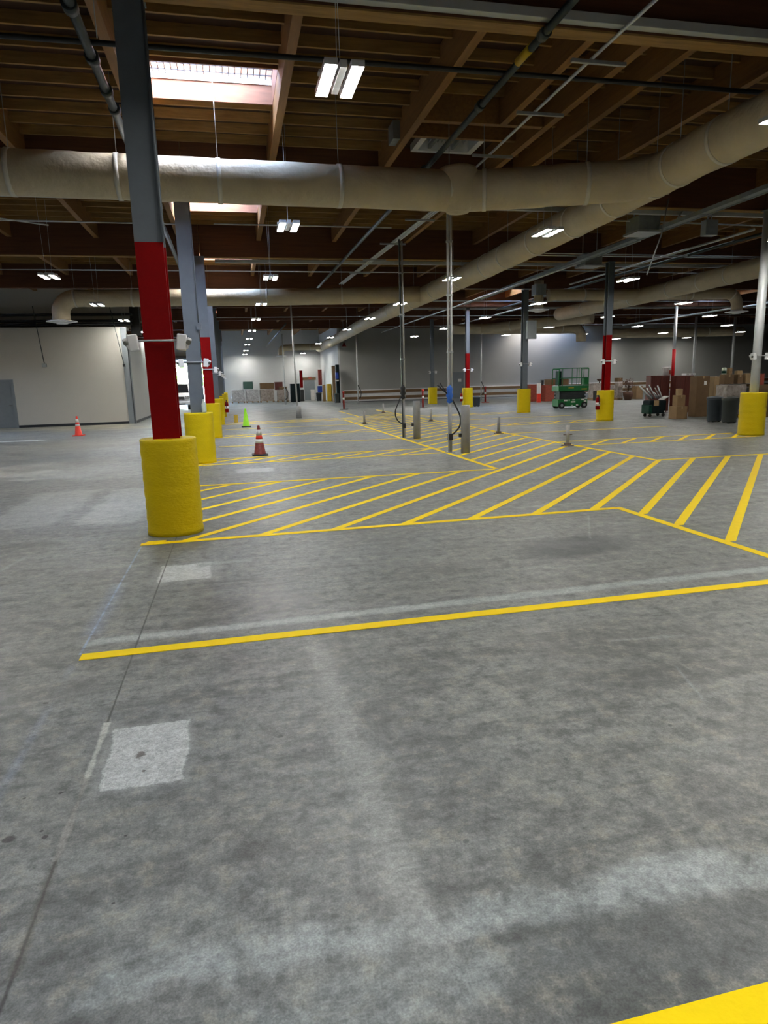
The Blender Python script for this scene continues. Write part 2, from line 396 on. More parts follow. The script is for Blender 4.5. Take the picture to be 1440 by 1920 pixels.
pseg.sort(key=lambda q: near((q[0], (q[1]+q[2])/2)) + (30 if q[2] < 3 else 0))
for p, a, b_ in pseg[:93]: struct(MB().box(p-.065, p+.065, a, b_, 5.98, ZC).build('purlin', M['purlin'], ceil))
struct(MB().box(3.45, 5.78, 11.92, 12.04, 6.0, ZC).build('purlin', M['purlin'], ceil))
struct(MB().box(3.45, 5.78, 13.1, 13.2, 6.15, ZC).build('purlin', M['purlin'], ceil))
mb = MB()
for p, a, b_ in pseg[93:]: mb.box(p-.065, p+.065, a, b_, 5.98, ZC)
mb.build('purlin', M['purlin'], ceil)['kind'] = 'stuff'
for g in GY:
    x1 = X1 if g < YR else XS
    for xa, xb in ((X0, -15.2), (-15.1, -.74), (-.72, 13.05), (13.07, 27.4), (27.42, 41.9), (41.92, X1)):
        if xb > x1+.1: continue
        if g > YR and xb > XS: xb = XS
        if xa >= xb: continue
        gb = 5.45 if g == 7.7 else 5.5
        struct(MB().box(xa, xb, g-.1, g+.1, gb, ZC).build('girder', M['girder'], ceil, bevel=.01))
        if g in (7.7, 15.0, 22.05): struct(MB().box(xa, xb, g-.1, g+.1, gb-.022, gb-.001).build('lit_underside', M['joist'], ceil))  # paler wood strip paints lamplight onto the girder underside
js = []
allp = sorted(PX)
for k in range(int((YL-YN)/.585)):
    y = YN+.3+.585*k
    if any(abs(y-g) < .14 for g in GY): continue
    for a, b_ in zip(allp, allp[1:]):
        if y > YR and b_ > XS: continue
        if y > YR-.1 and a > XS-2: continue
        if any(s[0]-.1 < (a+b_)/2 < s[1]+.1 and s[2]-.04 < y < s[3]+.04 for s in SKY): continue
        if a < GR[0]+.7 < b_ and GR[2]-.04 < y < GR[3]+.04: continue
        js.append((y, a, b_))
def jshare(q):
    y, a, b_ = q; cx = (a+b_)/2
    if y < 7: return 1e3
    dep = y*math.cos(YAW)+cx*math.sin(YAW); px = (cx*math.cos(YAW)-y*math.sin(YAW))/dep
    return dep + (200 if abs(px+.0) > .66 else 0)
js.sort(key=jshare)
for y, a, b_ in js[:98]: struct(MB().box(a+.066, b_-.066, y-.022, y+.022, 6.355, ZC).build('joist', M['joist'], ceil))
mb = MB()
for y, a, b_ in js[98:]: mb.box(a+.066, b_-.066, y-.022, y+.022, 6.355, ZC)
mb.build('joist', M['joist'], ceil)['kind'] = 'stuff'
# walls
def wall(name, boxes, m): 
    w = MB()
    for q in boxes: w.box(*q)
    return struct(w.build(name, m))
wall('wall_right', [(X1, X1+.2, YN, YR, 0, ZC)], M['wallsh'])
wall('wall_front', [(X0, X1, YN-.2, YN, 0, ZC)], M['wallsh'])
wall('wall_left', [(X0-.2, X0, YN, YL, 0, ZC)], M['wallsh'])
wall('wall_back_right', [(XS, X1, YR, YR+.2, 0, ZC)], M['wallg'])
wall('wall_back_return', [(XS-.15, XS, YR, YL, 0, ZC)], M['wallw'])
OPX0, OPX1, OPZ = -9.4, -2.05, 3.62
wall('wall_back_left', [(OPX1, XS-.15, YL, YL+.2, 0, ZC), (X0, OPX0, YL, YL+.2, 0, ZC), (OPX0, OPX1, YL, YL+.2, OPZ, ZC)], M['wallw'])
# office block on the left
wall('wall_office_front', [(X0, -10.35, 32.5, 32.65, 0, 4.32), (-9.5, -4.56, 32.5, 32.65, 0, 4.32), (-10.35, -9.5, 32.5, 32.65, 2.08, 4.32), (X0, -4.56, 32.65, 33.5, 4.2, 4.32)], M['wallb'])
wall('wall_office_upper', [(X0, -4.3, 33.5, 33.65, 4.32, ZC)], M['wallb'])
wall('wall_office_side', [(-4.72, -4.56, 32.65, 39.6, 0, 4.0)], M['wallw'])
struct(MB().box(-4.80, -4.53, 32.46, 32.5, 0, 4.30).box(-4.56, -4.52, 32.46, 32.8, 0, 4.0).build('trim_1', M['doorg']))
struct(MB().box(-9.5, -4.8, 32.475, 32.5, 0, .11).build('baseboard_front', M['basec']))
struct(MB().box(-4.56, -4.53, 32.8, 39.6, 0, .11).build('baseboard_side', M['basec']))
dr = struct(MB().box(-10.31, -9.54, 32.53, 32.58, .01, 2.04).build('door_1', M['doorg']))
fr = MB().box(-9.56, -9.46, 32.44, 32.5, 0, 2.12).box(-10.4, -10.31, 32.44, 32.5, 0, 2.12).box(-10.31, -9.56, 32.44, 32.5, 2.03, 2.12).build('door_frame', M['doorg'], dr)
MB().tube([(-9.63, 32.52, 1.0), (-9.63, 32.46, 1.0), (-9.75, 32.46, 1.0)], .012).build('door_handle', M['chrome'], dr)
# doors in the back walls
p = at_y(859, 750, YR-.05)
dr = struct(MB().box(p.x-.42, p.x+.42, YR-.06, YR-.002, 0, 2.05).build('door_2', M['doorg']))
MB().box(p.x-.5, p.x-.42, YR-.08, YR-.002, 0, 2.13).box(p.x+.42, p.x+.5, YR-.08, YR-.002, 0, 2.13).box(p.x-.42, p.x+.42, YR-.08, YR-.002, 2.05, 2.13).build('door_frame', M['doorg'], dr)
MB().box(p.x, p.x+.28, YR-.075, YR-.062, 1.35, 1.6).build('door_window', M['refl'], dr)
DX2 = p.x
p = at_y(581, 735, YL-.05)
dr = struct(MB().box(p.x-.5, p.x+.5, YL-.06, YL-.002, 0, 2.1).build('door_3', M['doorg']))
MB().box(p.x-.62, p.x+.62, YL-.10, YL-.062, 1.85, 2.1).build('header_panel', M['cardd'], dr)
# loading door frame on the back wall
ro = struct(MB().box(OPX0-.15, OPX0, YL-.12, YL-.002, 0, OPZ+.15).box(OPX1, OPX1+.15, YL-.12, YL-.002, 0, OPZ+.15).box(OPX0, OPX1, YL-.12, YL-.002, OPZ, OPZ+.15).build('door_4', M['pipew']))
MB().tube([(OPX0, YL-.3, OPZ+.42), (OPX1, YL-.3, OPZ+.42)], .22, 20).build('rolled_curtain', M['galv'], ro)
# outside beyond the loading door
struct(MB().box(-60, 30, YL+.25, 110, -.25, -.05).build('ground', M['ground']))
for i, (tx, ty, tr_, th) in enumerate(((-21, 84, 3.2, 9), (-14.5, 85, 3.1, 10), (-8.2, 84, 3.0, 9), (-2, 85, 3.0, 10), (4.3, 84, 3.0, 9))):
    t = thing('tree', (tx, ty, -.06), ['dense green tree furthest left beyond the open loading door','tall green tree second from left beyond the loading door','green tree in the middle beyond the open loading door','green tree right of the middle one beyond the loading door','green tree furthest right beyond the open loading door'][i], 'tree', 'trees beyond the loading door')
    MB().tube([(tx,ty,-.06),(tx,ty,th*.4)], [.22,.14]).build('trunk', M['brownplant'], t)
    f = MB(); rr = random.Random(i)
    for k in range(900):
        a, bz, q = rr.uniform(0, 6.283), rr.uniform(-1, 1), tr_*rr.uniform(.72, 1.0)
        s_ = math.sqrt(1-bz*bz); c_ = Vector((tx+q*s_*math.cos(a), ty+q*s_*math.sin(a), th*.55+bz*th*.45))
        u = Vector((rr.uniform(-1,1), rr.uniform(-1,1), rr.uniform(-1,1))).normalized(); v = u.orthogonal().normalized(); w = .28
        f.bm.faces.new([f.bm.verts.new(c_+u*w), f.bm.verts.new(c_+v*w*.6), f.bm.verts.new(c_-u*w), f.bm.verts.new(c_-v*w*.6)])
    f.build('foliage', M['leaf'], t)
# skylights
for i, (xa, xb, ya, yb) in enumerate(SKY):
    s = struct(bpy.data.objects.new('window_%d' % (i+1), None)); col.objects.link(s); s.location = (xa, ya, ZC)
    t = .03
    MB().box(xa, xb, ya, ya+t, 6.36, 7.25).box(xa, xb, yb-t, yb, 6.36, 7.25).box(xa, xa+t, ya+t, yb-t, 6.36, 7.25).box(xb-t, xb, ya+t, yb-t, 6.36, 7.25).build('curb', M['wellwood'], s)
    MB().box(xa+t, xb-t, yb-t-.02, yb-t, 6.66, 6.76).build('flashing', M['white'], s)
    if i < 8:
        mb = MB(); n = 22; zz = 6.74
        for k in range(n+1):
            x = xa+t+(xb-xa-2*t)*k/n; mb.box(x-.007, x+.007, ya+t, yb-t-.022, zz-.007, zz+.007)
        for k in range(1, 6):
            y = ya+(yb-ya)*k/6; mb.box(xa+t, xb-t, y-.007, y+.007, zz-.021, zz-.007)
        mb.build('mesh_guard', M['black'], s)
    dm = MB(); nx, ny = 14, 8
    V = [[dm.bm.verts.new((xa-.05+(xb-xa+.1)*a/nx, ya-.05+(yb-ya+.1)*b_/ny, 7.25+.25*(1-(2*a/nx-1)**4)*(1-(2*b_/ny-1)**4))) for b_ in range(ny+1)] for a in range(nx+1)]
    for a in range(nx):
        for b_ in range(ny): dm.bm.faces.new((V[a][b_], V[a+1][b_], V[a+1][b_+1], V[a][b_+1])).smooth = True
    dm.build('dome', M['dome'], s)
def portal(loc, sx, sy, rot):
    l = bpy.data.lights.new('daylight_portal', 'AREA'); l.shape = 'RECTANGLE'; l.size = sx; l.size_y = sy
    o = bpy.data.objects.new('daylight_portal', l); col.objects.link(o); o.location = loc; o.rotation_euler = rot
    l.cycles.is_portal = True; o['kind'] = 'helper'
for xa, xb, ya, yb in SKY: portal(((xa+xb)/2, (ya+yb)/2, 7.2), xb-xa-.06, yb-ya-.06, (0,0,0))
portal(((OPX0+OPX1)/2, YL+.3, OPZ/2), OPX1-OPX0, OPZ, (math.radians(-90),0,0))
# exhaust opening with a corrugated panel
t = thing('roof_vent', (4.7, 14, 6.3), 'white framed roof vent with corrugated metal panel between the wood beams', 'vent')
a, b_, c_, e_ = GR
MB().box(a, b_, c_, c_+.12, 6.38, 7.0).box(a, b_, e_-.12, e_, 6.38, 7.0).box(a, a+.12, c_+.12, e_-.12, 6.38, 7.0).box(b_-.12, b_, c_+.12, e_-.12, 6.38, 7.0).box(a, b_, c_, e_, 7.0, 7.05).build('frame', M['white'], t)
MB().box(a+.12, b_-.12, c_+.4, c_+.46, 6.42, 6.5).box(a+.35, a+.41, c_+.12, e_-.12, 6.42, 6.5).box(b_-.5, b_-.44, c_+.12, e_-.12, 6.42, 6.5).build('brace', M['galv'], t)
mb = MB(); n = 40; prev = None
for k in range(n+1):
    x = a+.2+(b_-a-.4)*k/n; z = 6.62+.035*math.sin(k*math.pi/2)
    cur = (mb.bm.verts.new((x, c_+.5, z)), mb.bm.verts.new((x, e_-.15, z-.05)))
    if prev: mb.bm.faces.new((prev[0], cur[0], cur[1], prev[1]))
    prev = cur
mb.build('corrugated_panel', M['galv'], t)

# ------------------------------------------------------------------ floor markings
ZL = .004
def stripe(mb, a, b_, w=.1):
    a, b_ = Vector(a), Vector(b_); n = Vector((-(b_-a).y, (b_-a).x)).normalized()*w/2
    mb.prism([tuple(a-n), tuple(b_-n), tuple(b_+n), tuple(a+n)], .0005, ZL)
def marking(name, label, lines, stripes, group=None):
    c = Vector((*lines[0][0], 0)) if lines else Vector((*stripes[0][0], 0))
    t = thing(name, c, label, 'floor marking', group)
    for a, b_ in lines:
        mb = MB(); stripe(mb, a, b_); mb.build('border_line', M['line'], t)
    for a, b_ in stripes:
        mb = MB(); a, b_ = Vector(a), Vector(b_)
        dx = .068   # horizontal-cut ends
        mb.prism([(a.x-dx, a.y), (a.x+dx, a.y), (b_.x+dx, b_.y), (b_.x-dx, b_.y)], .0005, ZL-.001); mb.build('stripe', M['line'], t)
    return t
SL = 1.07
L1 = tag(MB().prism([(-1.05,4.15),(4.62,4.19),(4.62,4.29),(-1.05,4.25)], .0005, ZL).build('floor_marking', M['line']), 'long single yellow line painted across the floor nearest the camera, whole length visible', 'floor marking')
tag(MB().prism([(-1.05,1.10),(4.62,1.14),(4.62,1.30),(-1.05,1.24)], .0005, ZL).build('floor_marking', M['line']), 'yellow line cut off by the bottom right corner of the photo', 'floor marking')
st = []
for i in range(-4, 12):
    c0 = 7.09 - .88*(i) if i < 0 else None
for k in range(-5, 5):    # near cross aisle, starting from its lower border
    x0 = .19+.815*k; y0 = 7.27
    xs_, ys_ = x0, y0
    xe = x0+(11.22-7.27)/SL; ye = 11.22
    if xs_ < -.95: ys_ = 7.27+(-.95-xs_)*SL; xs_ = -.95
    if ys_ > 11: continue
    if xs_ > 4.55: continue
    if xe > 4.6:       # runs on across the long aisle to its right border
        xe = 7.82; ye = ys_+(xe-xs_)*SL
        if ye < 11.22: pass
    st.append(((xs_, ys_), (xe, ye)))
st.append(((4.26, 7.30), (7.9, 11.2)))
for (a, b_) in (((4.64,6.85),(8.62,11.17)), ((4.65,6.2),(9.41,11.17)), ((4.66,5.42),(10.13,11.14)), ((4.66,4.7),(10.95,11.1)), ((4.66,3.95),(11.7,11.1)), ((4.66,3.2),(12.4,11.1))): st.append((a, b_))
st = [s for s in st]
marking('hatched_aisle', 'wide near cross aisle of diagonal yellow stripes starting beside the nearest yellow column base', [((-1.08,7.24),(4.58,7.29)), ((4.60,7.32),(4.60,1.3)), ((-.95,11.32),(4.55,11.25)), ((7.85,11.2),(12.9,11.1))], st)
mb = MB().prism([(-1.08,7.2),(-.86,7.2),(-.83,7.36),(-1.02,7.36)], .0005, ZL+.0005)
mk = [o for o in bpy.data.objects if o.name == 'hatched_aisle'][0]
mb.build('end_cap', M['line'], mk)
st = []
y = 11.96
while y < 30.5:
    xe = 7.8; ye = y+(7.8-4.66)*SL
    st.append(((4.66, y), (xe, ye))); y += .81
marking('hatched_aisle', 'long striped aisle running away past the gray posts between the two column rows', [((4.6,11.3),(4.6,28.6)), ((7.83,11.2),(7.83,37.0)), ((5.66,30.8),(5.7,37.2))], st)
def thin(xa, xb, ya, yb, xs0, n, step, label):
    st = []
    for k in range(n):
        x0 = xs0+step*k; st.append(((x0, ya), (x0+(yb-ya)*1.03, yb)))
    marking('hatched_aisle', label, [((xa, ya), (xb, ya)), ((xa, yb), (xb, yb))], st, 'narrow striped aisles at the columns')
thin(-.83, 4.55, 14.27, 15.36, -.95, 7, .74, 'narrow striped aisle behind the second left column base with brown cone before it')
thin(7.9, 13.0, 14.3, 15.35, 8.25, 6, .78, 'narrow striped aisle ending at the first yellow base of the right row')
thin(-.4, 4.55, 21.5, 22.4, -.6, 6, .8, 'narrow striped aisle at the third left column, beyond the brown cone')
thin(7.9, 13.2, 21.5, 22.4, 8.3, 6, .8, 'narrow striped aisle reaching the red striped right column with extinguisher')
thin(-.4, 4.55, 28.5, 30.0, -.6, 6, .85, 'pale striped aisle at the green cone, furthest on the left side')
thin(7.9, 13.2, 28.6, 29.6, 8.3, 6, .85, 'narrow striped aisle at the third yellow base of the right row')
for ya, xa, xb, lb in ((18.4,-.5,4.6,'thin yellow bay line between brown cone and green cone, left side'), (18.3,7.9,13.1,'thin yellow bay line right of the long aisle, nearer one'), (25.4,-.4,4.6,'thin yellow bay line just before the green cone'), (25.3,7.9,13.6,'thin yellow bay line right of the long aisle, further one')):
    mb = MB(); stripe(mb, (xa, ya), (xb, ya)); tag(mb.build('floor_marking', M['line']), lb, 'floor marking', 'single bay lines')

# ------------------------------------------------------------------ columns
def h_section(mb, w, dpt, tf, tw, z0, z1, cx=0, cy=0):
    mb.box(cx-w/2, cx+w/2, cy-dpt/2, cy-dpt/2+tf, z0, z1).box(cx-w/2, cx+w/2, cy+dpt/2-tf, cy+dpt/2, z0, z1).box(cx-tw/2, cx+tw/2, cy-dpt/2+tf, cy+dpt/2-tf, z0, z1)
def sensor_head(parent, x, z, s, yc=0):
    mb = MB()
    mb.obox((x+s*.075, yc-.02, z-.02), (.10,.10,.17), ry=s*.12)
    mb.obox((x+s*.135, yc-.02, z-.03), (.05,.08,.12), ry=s*.5)
    h = mb.build('sensor_head', M['white'], parent, True, bevel=.012)
    MB().tube([(x+s*.14, yc-.055, z-.02), (x+s*.155, yc-.07, z-.03)], .026, 12).build('lens', M['lens'], h, True)
def column(x, y, label, red=None, rect=True, w=.285, sleeve=.305, sz=1.08, heads=2.13, group='left column row', topz=5.47, circ=False, panel=False):
    t = thing('column', (x, y, 0), label, 'column', group)
    def sec(z0, z1, name, m):
        mb = MB()
        if circ: mb.tube([(0,0,z0),(0,0,z1)], w/2, 28)
        else: h_section(mb, w, w*1.05, .022, .016, z0, z1)
        return mb.build(name, m, t, True)
    if red: sec(0, red[0], 'shaft_base', M['red']) if red[0] < .1 else None
    z0 = 0 if not red else red[1]
    if red: sec(0.0, red[1], 'red_section', M['red'])
    sec(z0, topz, 'shaft', M['pipew'] if circ else M['gray'])
    # cap plate
    MB().box(-w*.55, w*.55, -w*.6, w*.6, topz-.02, topz).build('cap_plate', M['gray'], t, True)
    mb = MB(); r = sleeve
    prof = [(r+.004,0)]
    for k in range(1, 24):
        prof.append((r+.0035*math.sin(k*1.9), sz*k/24))
    prof += [(r, sz-.012), (r-.010, sz), (.02, sz+.004)]
    mb.lathe(prof, n=56); mb.build('concrete_sleeve', M['yellow'], t, True)
    if heads:
        MB().tube([(-w/2-.05, -w*.6, heads), (w/2+.05, -w*.6, heads)], .011, 8).build('bracket', M['pipew'], t, True)
        sensor_head(t, -w/2-.03, heads, -1, -w*.5); sensor_head(t, w/2+.03, heads, 1, -w*.5)
    return t
CX = -.76
c1 = column(CX, 7.8, 'nearest gray steel column, red lower part, standing in a tall yellow base', red=(0,3.13))
MB().tube([(.145,-.16,3.13),(.145,-.16,5.5)], .012, 8).build('conduit', M['gray'], c1, True)
c2 = column(CX-.02, 14.85, 'all gray steel column second in the left row, white bottle on its base')
MB().tube([(.16,-.16,2.9),(.16,-.16,5.5)], .013, 8).box(.12,.21,-.2,-.12,2.78,2.92).build('conduit', M['gray'], c2, True)
column(CX, 21.85, 'third column of the left row, red above its yellow base', red=(0,3.1))
for k, lb in enumerate(('fourth left column, gray above yellow base with red extinguisher', 'fifth gray column of the left row', 'sixth gray column of the left row', 'seventh gray column of the left row, near the far wall')):
    column(CX, 28.9+7.05*k, lb)
RX = 13.05
c = column(RX, 14.75, 'round light gray column at the right edge in a yellow base', circ=True, w=.21, heads=2.0, sleeve=.31, group='right column row', topz=5.47)
column(RX+.05, 21.9, 'right row column with red lower part beside the stacked furniture', red=(0,3.0), w=.22, group='right column row', heads=2.1, sleeve=.30)
c3 = column(RX+.05, 28.9, 'gray right row column carrying a wall box and yellow base tag', w=.24, group='right column row', heads=2.2, sleeve=.31)
MB().box(-.05,.18,-.42,-.2,3.3,4.1).box(.18,.42,-.36,-.2,3.3,4.1).build('junction_box', M['metalcab'], c3, True, bevel=.01)
column(RX-.05, 36.3, 'slim right row column with red middle, gray top, bin beside its base', red=(0,3.0), w=.2, group='right column row', heads=2.1)
column(RX-.05, 43.2, 'farthest yellow based gray column of the right row', w=.2, group='right column row', heads=2.1)
for (px, topc, lb, rr) in ((1262, 36.0, 'distant slim column, red below and gray above, rising behind the maroon cabinets', True), (1300, 43, 'distant thin light gray column right of the red and gray one', False), (1372, 43, 'distant thin gray column leaning up behind the box pile', False)):
    p = at_y(px, 690, topc)
    t = thing('column', (p.x, topc, 0), lb, 'column', 'far thin columns')
    if rr: MB().tube([(0,0,0),(0,0,3.0)], .10, 16).build('red_section', M['red'], t, True)
    MB().tube([(0,0,3.0 if rr else 0),(0,0,5.5)], .09, 16).build('shaft', M['pipew'], t, True)

# extinguishers hung on column bases
def extinguisher(x, y, z, label, s=1.0):
    t = thing('fire_extinguisher', (x, y, z), label, 'fire extinguisher', 'fire extinguishers on the column bases')
    MB().lathe([(.06*s,0),(.075*s,.02),(.078*s,.36*s),(.06*s,.42*s),(.025*s,.46*s)], n=20).build('cylinder', M['red'], t, True)
    MB().lathe([(.079*s,.14),(.079*s,.26)], n=20).build('label_band', M['refl'], t, True)
    MB().box(-.02,.02,-.05,.05,.46*s,.52*s).tube([(0,-.05,.5*s),(0,-.11,.42*s),(0,-.10,.2*s)], .012, 8).build('valve_handle', M['rubber'], t, True)
p = at_y(416, 770, 28.6); extinguisher(CX+.42, 28.8, .50, 'red fire extinguisher on the fourth left yellow base')
extinguisher(RX-.36, 21.7, .40, 'red fire extinguisher hanging left of the red column base on the right')
extinguisher(RX-.45, 36.2, .35, 'small red fire extinguisher left of the distant yellow base')
t = thing('bottle', (CX+.12, 14.62, 1.084), 'milky plastic bottle with dark cap standing on the second left base', 'bottle')
MB().lathe([(.045,0),(.05,.02),(.05,.17),(.03,.22),(.016,.26),(.016,.28)], n=20).build('body', M['milk'], t, True)
MB().lathe([(.019,.28),(.019,.31),(.0,.312)], n=16).build('cap', M['rubber'], t, True)

# ------------------------------------------------------------------ light fixtures
def fixture():
    t = thing('high_bay_light', (0,0,0), 'x', 'ceiling light', 'twin panel high bay lights')
    MB().box(-.035,.035,-.30,.30,.0,.07).box(-.20,.20,-.05,.05,.05,.08).build('housing', M['fixture'], t, True, bevel=.006)
    for s in (-1, 1):
        a = MB().box(s*.125-.062, s*.125+.062, -.36, .36, -.005, .05).build('panel_frame', M['fixture'], t, True)
        MB().box(s*.125-.055, s*.125+.055, -.345, .345, -.0075, -.0055).build('lamp_panel', M['lamp'], a, True)
    for s in (-1, 1):
        MB().tube([(s*.02,.22*s,.07),(s*.05,.25*s,2.0)], .0035, 5).build('hanger_wire', M['pipew'], t, True)
    return t
fx = fixture(); index_kids(fx)
LY = [7.0, 13.2, 19.35, 25.6, 31.5, 38.0, 44.6, 51.0, 57.5, 62.6]
ordn = ['first','second','third','fourth','fifth','sixth','seventh','eighth','ninth','tenth','eleventh','twelfth']
rows = [(-4.45, LY[2:7], 'row left of the nearest column'), (1.2, LY, 'row just right of the left columns'), (6.45, LY, 'row beside the long duct'),
        (12.2, LY[1:7], 'row over the right column row'), (18.8, LY[3:7], 'row just right of the right columns'), (24.75, LY[3:7], 'second row right of the right columns'),
        (31.2, [38.0, 44.6, 50.8], 'third row right of the right columns'), (37.8, [44.6, 50.8], 'furthest row to the right')]
first = True
def put_light(x, y, z, lb):
    global first
    o = fx if first else copy_tree(fx); first = False
    o.location = (x, y, z); o['label'] = lb
for x, l, nm in rows:
    for k, y in enumerate(l):
        z = 4.5 if y < 50 else 4.5-(y-50)*.018
        put_light(x, y, z, 'white twin panel light, %s in the %s' % (ordn[k], nm))
for x in (-10.2,): 
    for k, y in enumerate((1.0, 13.2, 19.35, 25.6)): put_light(x, y, 4.5, 'twin panel ceiling light over the open floor at far left, %s one' % ordn[k])
for k, (x, y) in enumerate(((-4.45,.8),(1.2,.8),(6.45,.8),(12.2,.8),(-4.45,7.0),(12.2,7.0),(1.2,-5.4),(6.45,-5.4),(-4.45,13.2),(18.8,7.0),(18.8,13.2),(18.8,19.35),(24.75,19.35))):
    put_light(x, y, 4.5, 'twin panel ceiling light overhead outside the photo, %s of those' % (ordn[k] if k < 12 else 'last'))

# ------------------------------------------------------------------ ducts
DR = .335
NET = {}
def duct(name, pts, r, label, bands=(), extra=None, group='wrapped air ducts', hang=True, net=None):
    pp = dense(pts, .22)
    if net is None: net = thing(name, pp[0], label, 'air duct', group)
    t = MB().tube(pp, r, 28, wob=.035).build('duct_section', M['duct'], net)
    NET[t.name] = net
    L_ = 0; acc = [0]
    for a, b_ in zip(pp, pp[1:]): acc.append(acc[-1]+(b_-a).length)
    k = 0
    for q in bands:
        i = min(range(len(acc)), key=lambda i: abs(acc[i]-q))
        if i+1 >= len(pp): continue
        dv = (pp[i+1]-pp[i]).normalized()
        MB().tube([pp[i]-dv*.035, pp[i]+dv*.035], r*1.035, 28).build('seam_band', M['band'], t)
        if hang and abs(dv.z) < .3: 
            MB().tube([pp[i]+Vector((0,0,r)), Vector((pp[i].x, pp[i].y, 6.5))], .006, 6).build('hanger_rod', M['galv'], t)
    return t
def elbow_down(p, d, r, zd):   # p start of the elbow, d horizontal direction
    p, d = Vector(p), Vector(d).normalized(); out = []
    for i in range(1, 9):
        a = math.pi/2*i/8; out.append(p+d*(r*math.sin(a))+Vector((0,0,-r*(1-math.cos(a)))))
    out.append(Vector((out[-1].x, out[-1].y, zd))); return out
def diffuser(x, y, z, r, t):
    MB().lathe([(r*.6,0.12),(r*1.0,.03),(r*1.75,0),(r*1.8,-.02),(r*1.2,-.035),(r*1.15,-.06),(r*.7,-.07),(r*.65,-.1),(.02,-.11)], (x,y,z), 36).build('diffuser', M['white'], t)
dA = duct('air_duct', [(-14,11.7,4.95),(4.0,12.1,4.93),(4.4,12.05,4.93),(6.9,11.15,4.93),(7.35,10.6,4.93)], DR, 'long beige wrapped duct, crossing behind the nearest column and running off to the far wall', (2.5,5.5,8.2,10.9,12.4,14,16,18.0,18.6,20.4))
MB().lathe([(.02,-.38),(.2,-.36),(.33,-.22),(.39,0),(.37,.3),(.33,.36)], (4.15,12.08,4.93), 28).build('joint_wrap', M['duct'], dA)
dB = duct('', [(7.15,1.0,4.93),(7.2,9.5,4.93),(7.5,14,4.93),(7.68,20,4.93),(7.66,30,4.93),(7.6,40,4.85),(7.5,52,4.6),(7.4,58,4.5)], DR, 'long wrapped duct running away from the upper right corner toward the far wall', (5,8.0,9.1,9.8,11.2,13,15,17,18.6,21,24,27,31,35,40,45), net=NET[dA.name])
pp = [Vector((7.4,26.2,4.93)), Vector((5.5,26.6,4.93)), Vector((1.5,27.1,4.93)), Vector((-5.5,27.4,4.93))]+elbow_down((-5.5,27.4,4.93),(-1,0,0),.55,4.15)
dC = duct('', pp, .31, 'second wrapped cross duct ending in an elbow above the white office block', (3,6,8.5,11,13), net=NET[dA.name])
diffuser(pp[-1].x, 27.4, 4.12, .30, dC)
dD = duct('air_duct', [(17.0,14.5,4.93),(17.1,20,4.93),(17.5,25,4.93),(17.75,31,4.93),(17.7,34.6,4.93)], .33, 'wrapped duct at right with blunt end and a thinner branch dropping to a diffuser', (3,6.5,8,10,13,15,17.5))
pp = [Vector((13.3,27.0,5.0)), Vector((21.6,26.4,4.98))]+elbow_down((21.6,26.4,4.98),(1,0,0),.5,4.3)
dE = duct('', pp, .24, '', (1.5,4,6.5,8.5), net=NET[dD.name])
diffuser(pp[-1].x, 26.4, 4.22, .27, dE)
tE = duct('air_duct', [(12.95,27.2,5.6),(12.95,27.2,4.5)], .2, 'short vertical wrapped duct drop with diffuser beside the electrical box', (.3,), hang=False)
MB().box(12.72,13.18,26.98,27.42,5.0,5.45).build('collar_box', M['metalcab'], tE); diffuser(12.95, 27.2, 4.42, .25, tE)
pp = [Vector((14.0,42.0,4.75)), Vector((19,42.3,4.75)), Vector((23.0,42.6,4.75))]+elbow_down((23.0,42.6,4.75),(1,.1,0),.5,3.9)
dG = duct('air_duct', pp, .33, 'far wrapped cross duct in front of the gray back wall', (2,5,8), hang=False)
duct('', [(16.0,42.1,4.75),(18.3,39.8,4.85),(20.8,36.5,4.9)], .3, '', (2,), hang=False, net=NET[dG.name])
pp = [Vector((7.3,55.5,4.5)), Vector((4.4,56.5,4.5))]+elbow_down((4.4,56.5,4.5),(-1,0,0),.4,3.9)
t = duct('', pp, .26, '', (1,), hang=False, net=NET[dA.name]); diffuser(pp[-1].x, 56.5, 3.85, .25, t)
pp = [Vector((40,47,4.7)), Vector((28.5,47.5,4.7))]
duct('air_duct', pp, .35, 'far duct at right edge beneath the ceiling beyond the columns', (3,), hang=False)

# ------------------------------------------------------------------ pipes, conduits, strips
def pipe(name, pts, r, m, label, cat='pipe', group='ceiling pipes and conduits', n=10):
    return tag(MB().tube(pts, r, n).build(name, m), label, cat, group)
def strip(y, x0, x1, z, label, m=None):
    return tag(MB().box(x0, x1, y-.05, y+.05, z-.10, z).build('cable_channel', m or M['stripw'], bevel=.006), label, 'cable channel', 'channels under the girders')
strip(7.53, -.3, 16, 5.565, 'pale gray channel across the top right of the photo under the nearest girder')
strip(15.2, -12, 20, 5.50, 'pale gray channel under the second girder, just below the cross duct')
strip(22.3, -.3, 26, 5.48, 'thin channel under the third girder')
strip(36.25, 8, 36, 5.48, 'channel under the fifth girder behind the right ducts')
pipe('sprinkler_pipe', [(-14,8.78,5.46),(-1.2,8.8,5.46),(7.4,8.75,5.44),(20,8.7,5.44)], .03, M['black'], 'thin black pipe crossing above the skylight and twin light')
t = thing('sprinkler_main', (-1.33,6,5.42), 'thick dark pipe with couplings sloping down behind the nearest column', 'pipe')
MB().tube([(-1.30,5,5.42),(-1.34,8.9,5.42),(-1.42,24,5.40)], .055, 14).build('pipe', M['pipeg'], t)
for y in (7.9, 9.0, 9.9, 10.5, 14.0): MB().tube([(-1.34,y,5.42),(-1.34,y+.14,5.42)], .078, 14).build('coupling', M['pipeg'], t)
for y in (8.6, 10.8, 13.3): MB().tube([(-1.2,y,5.42),(-1.2,y,6.4)], .006, 6).build('hanger_rod', M['galv'], t)
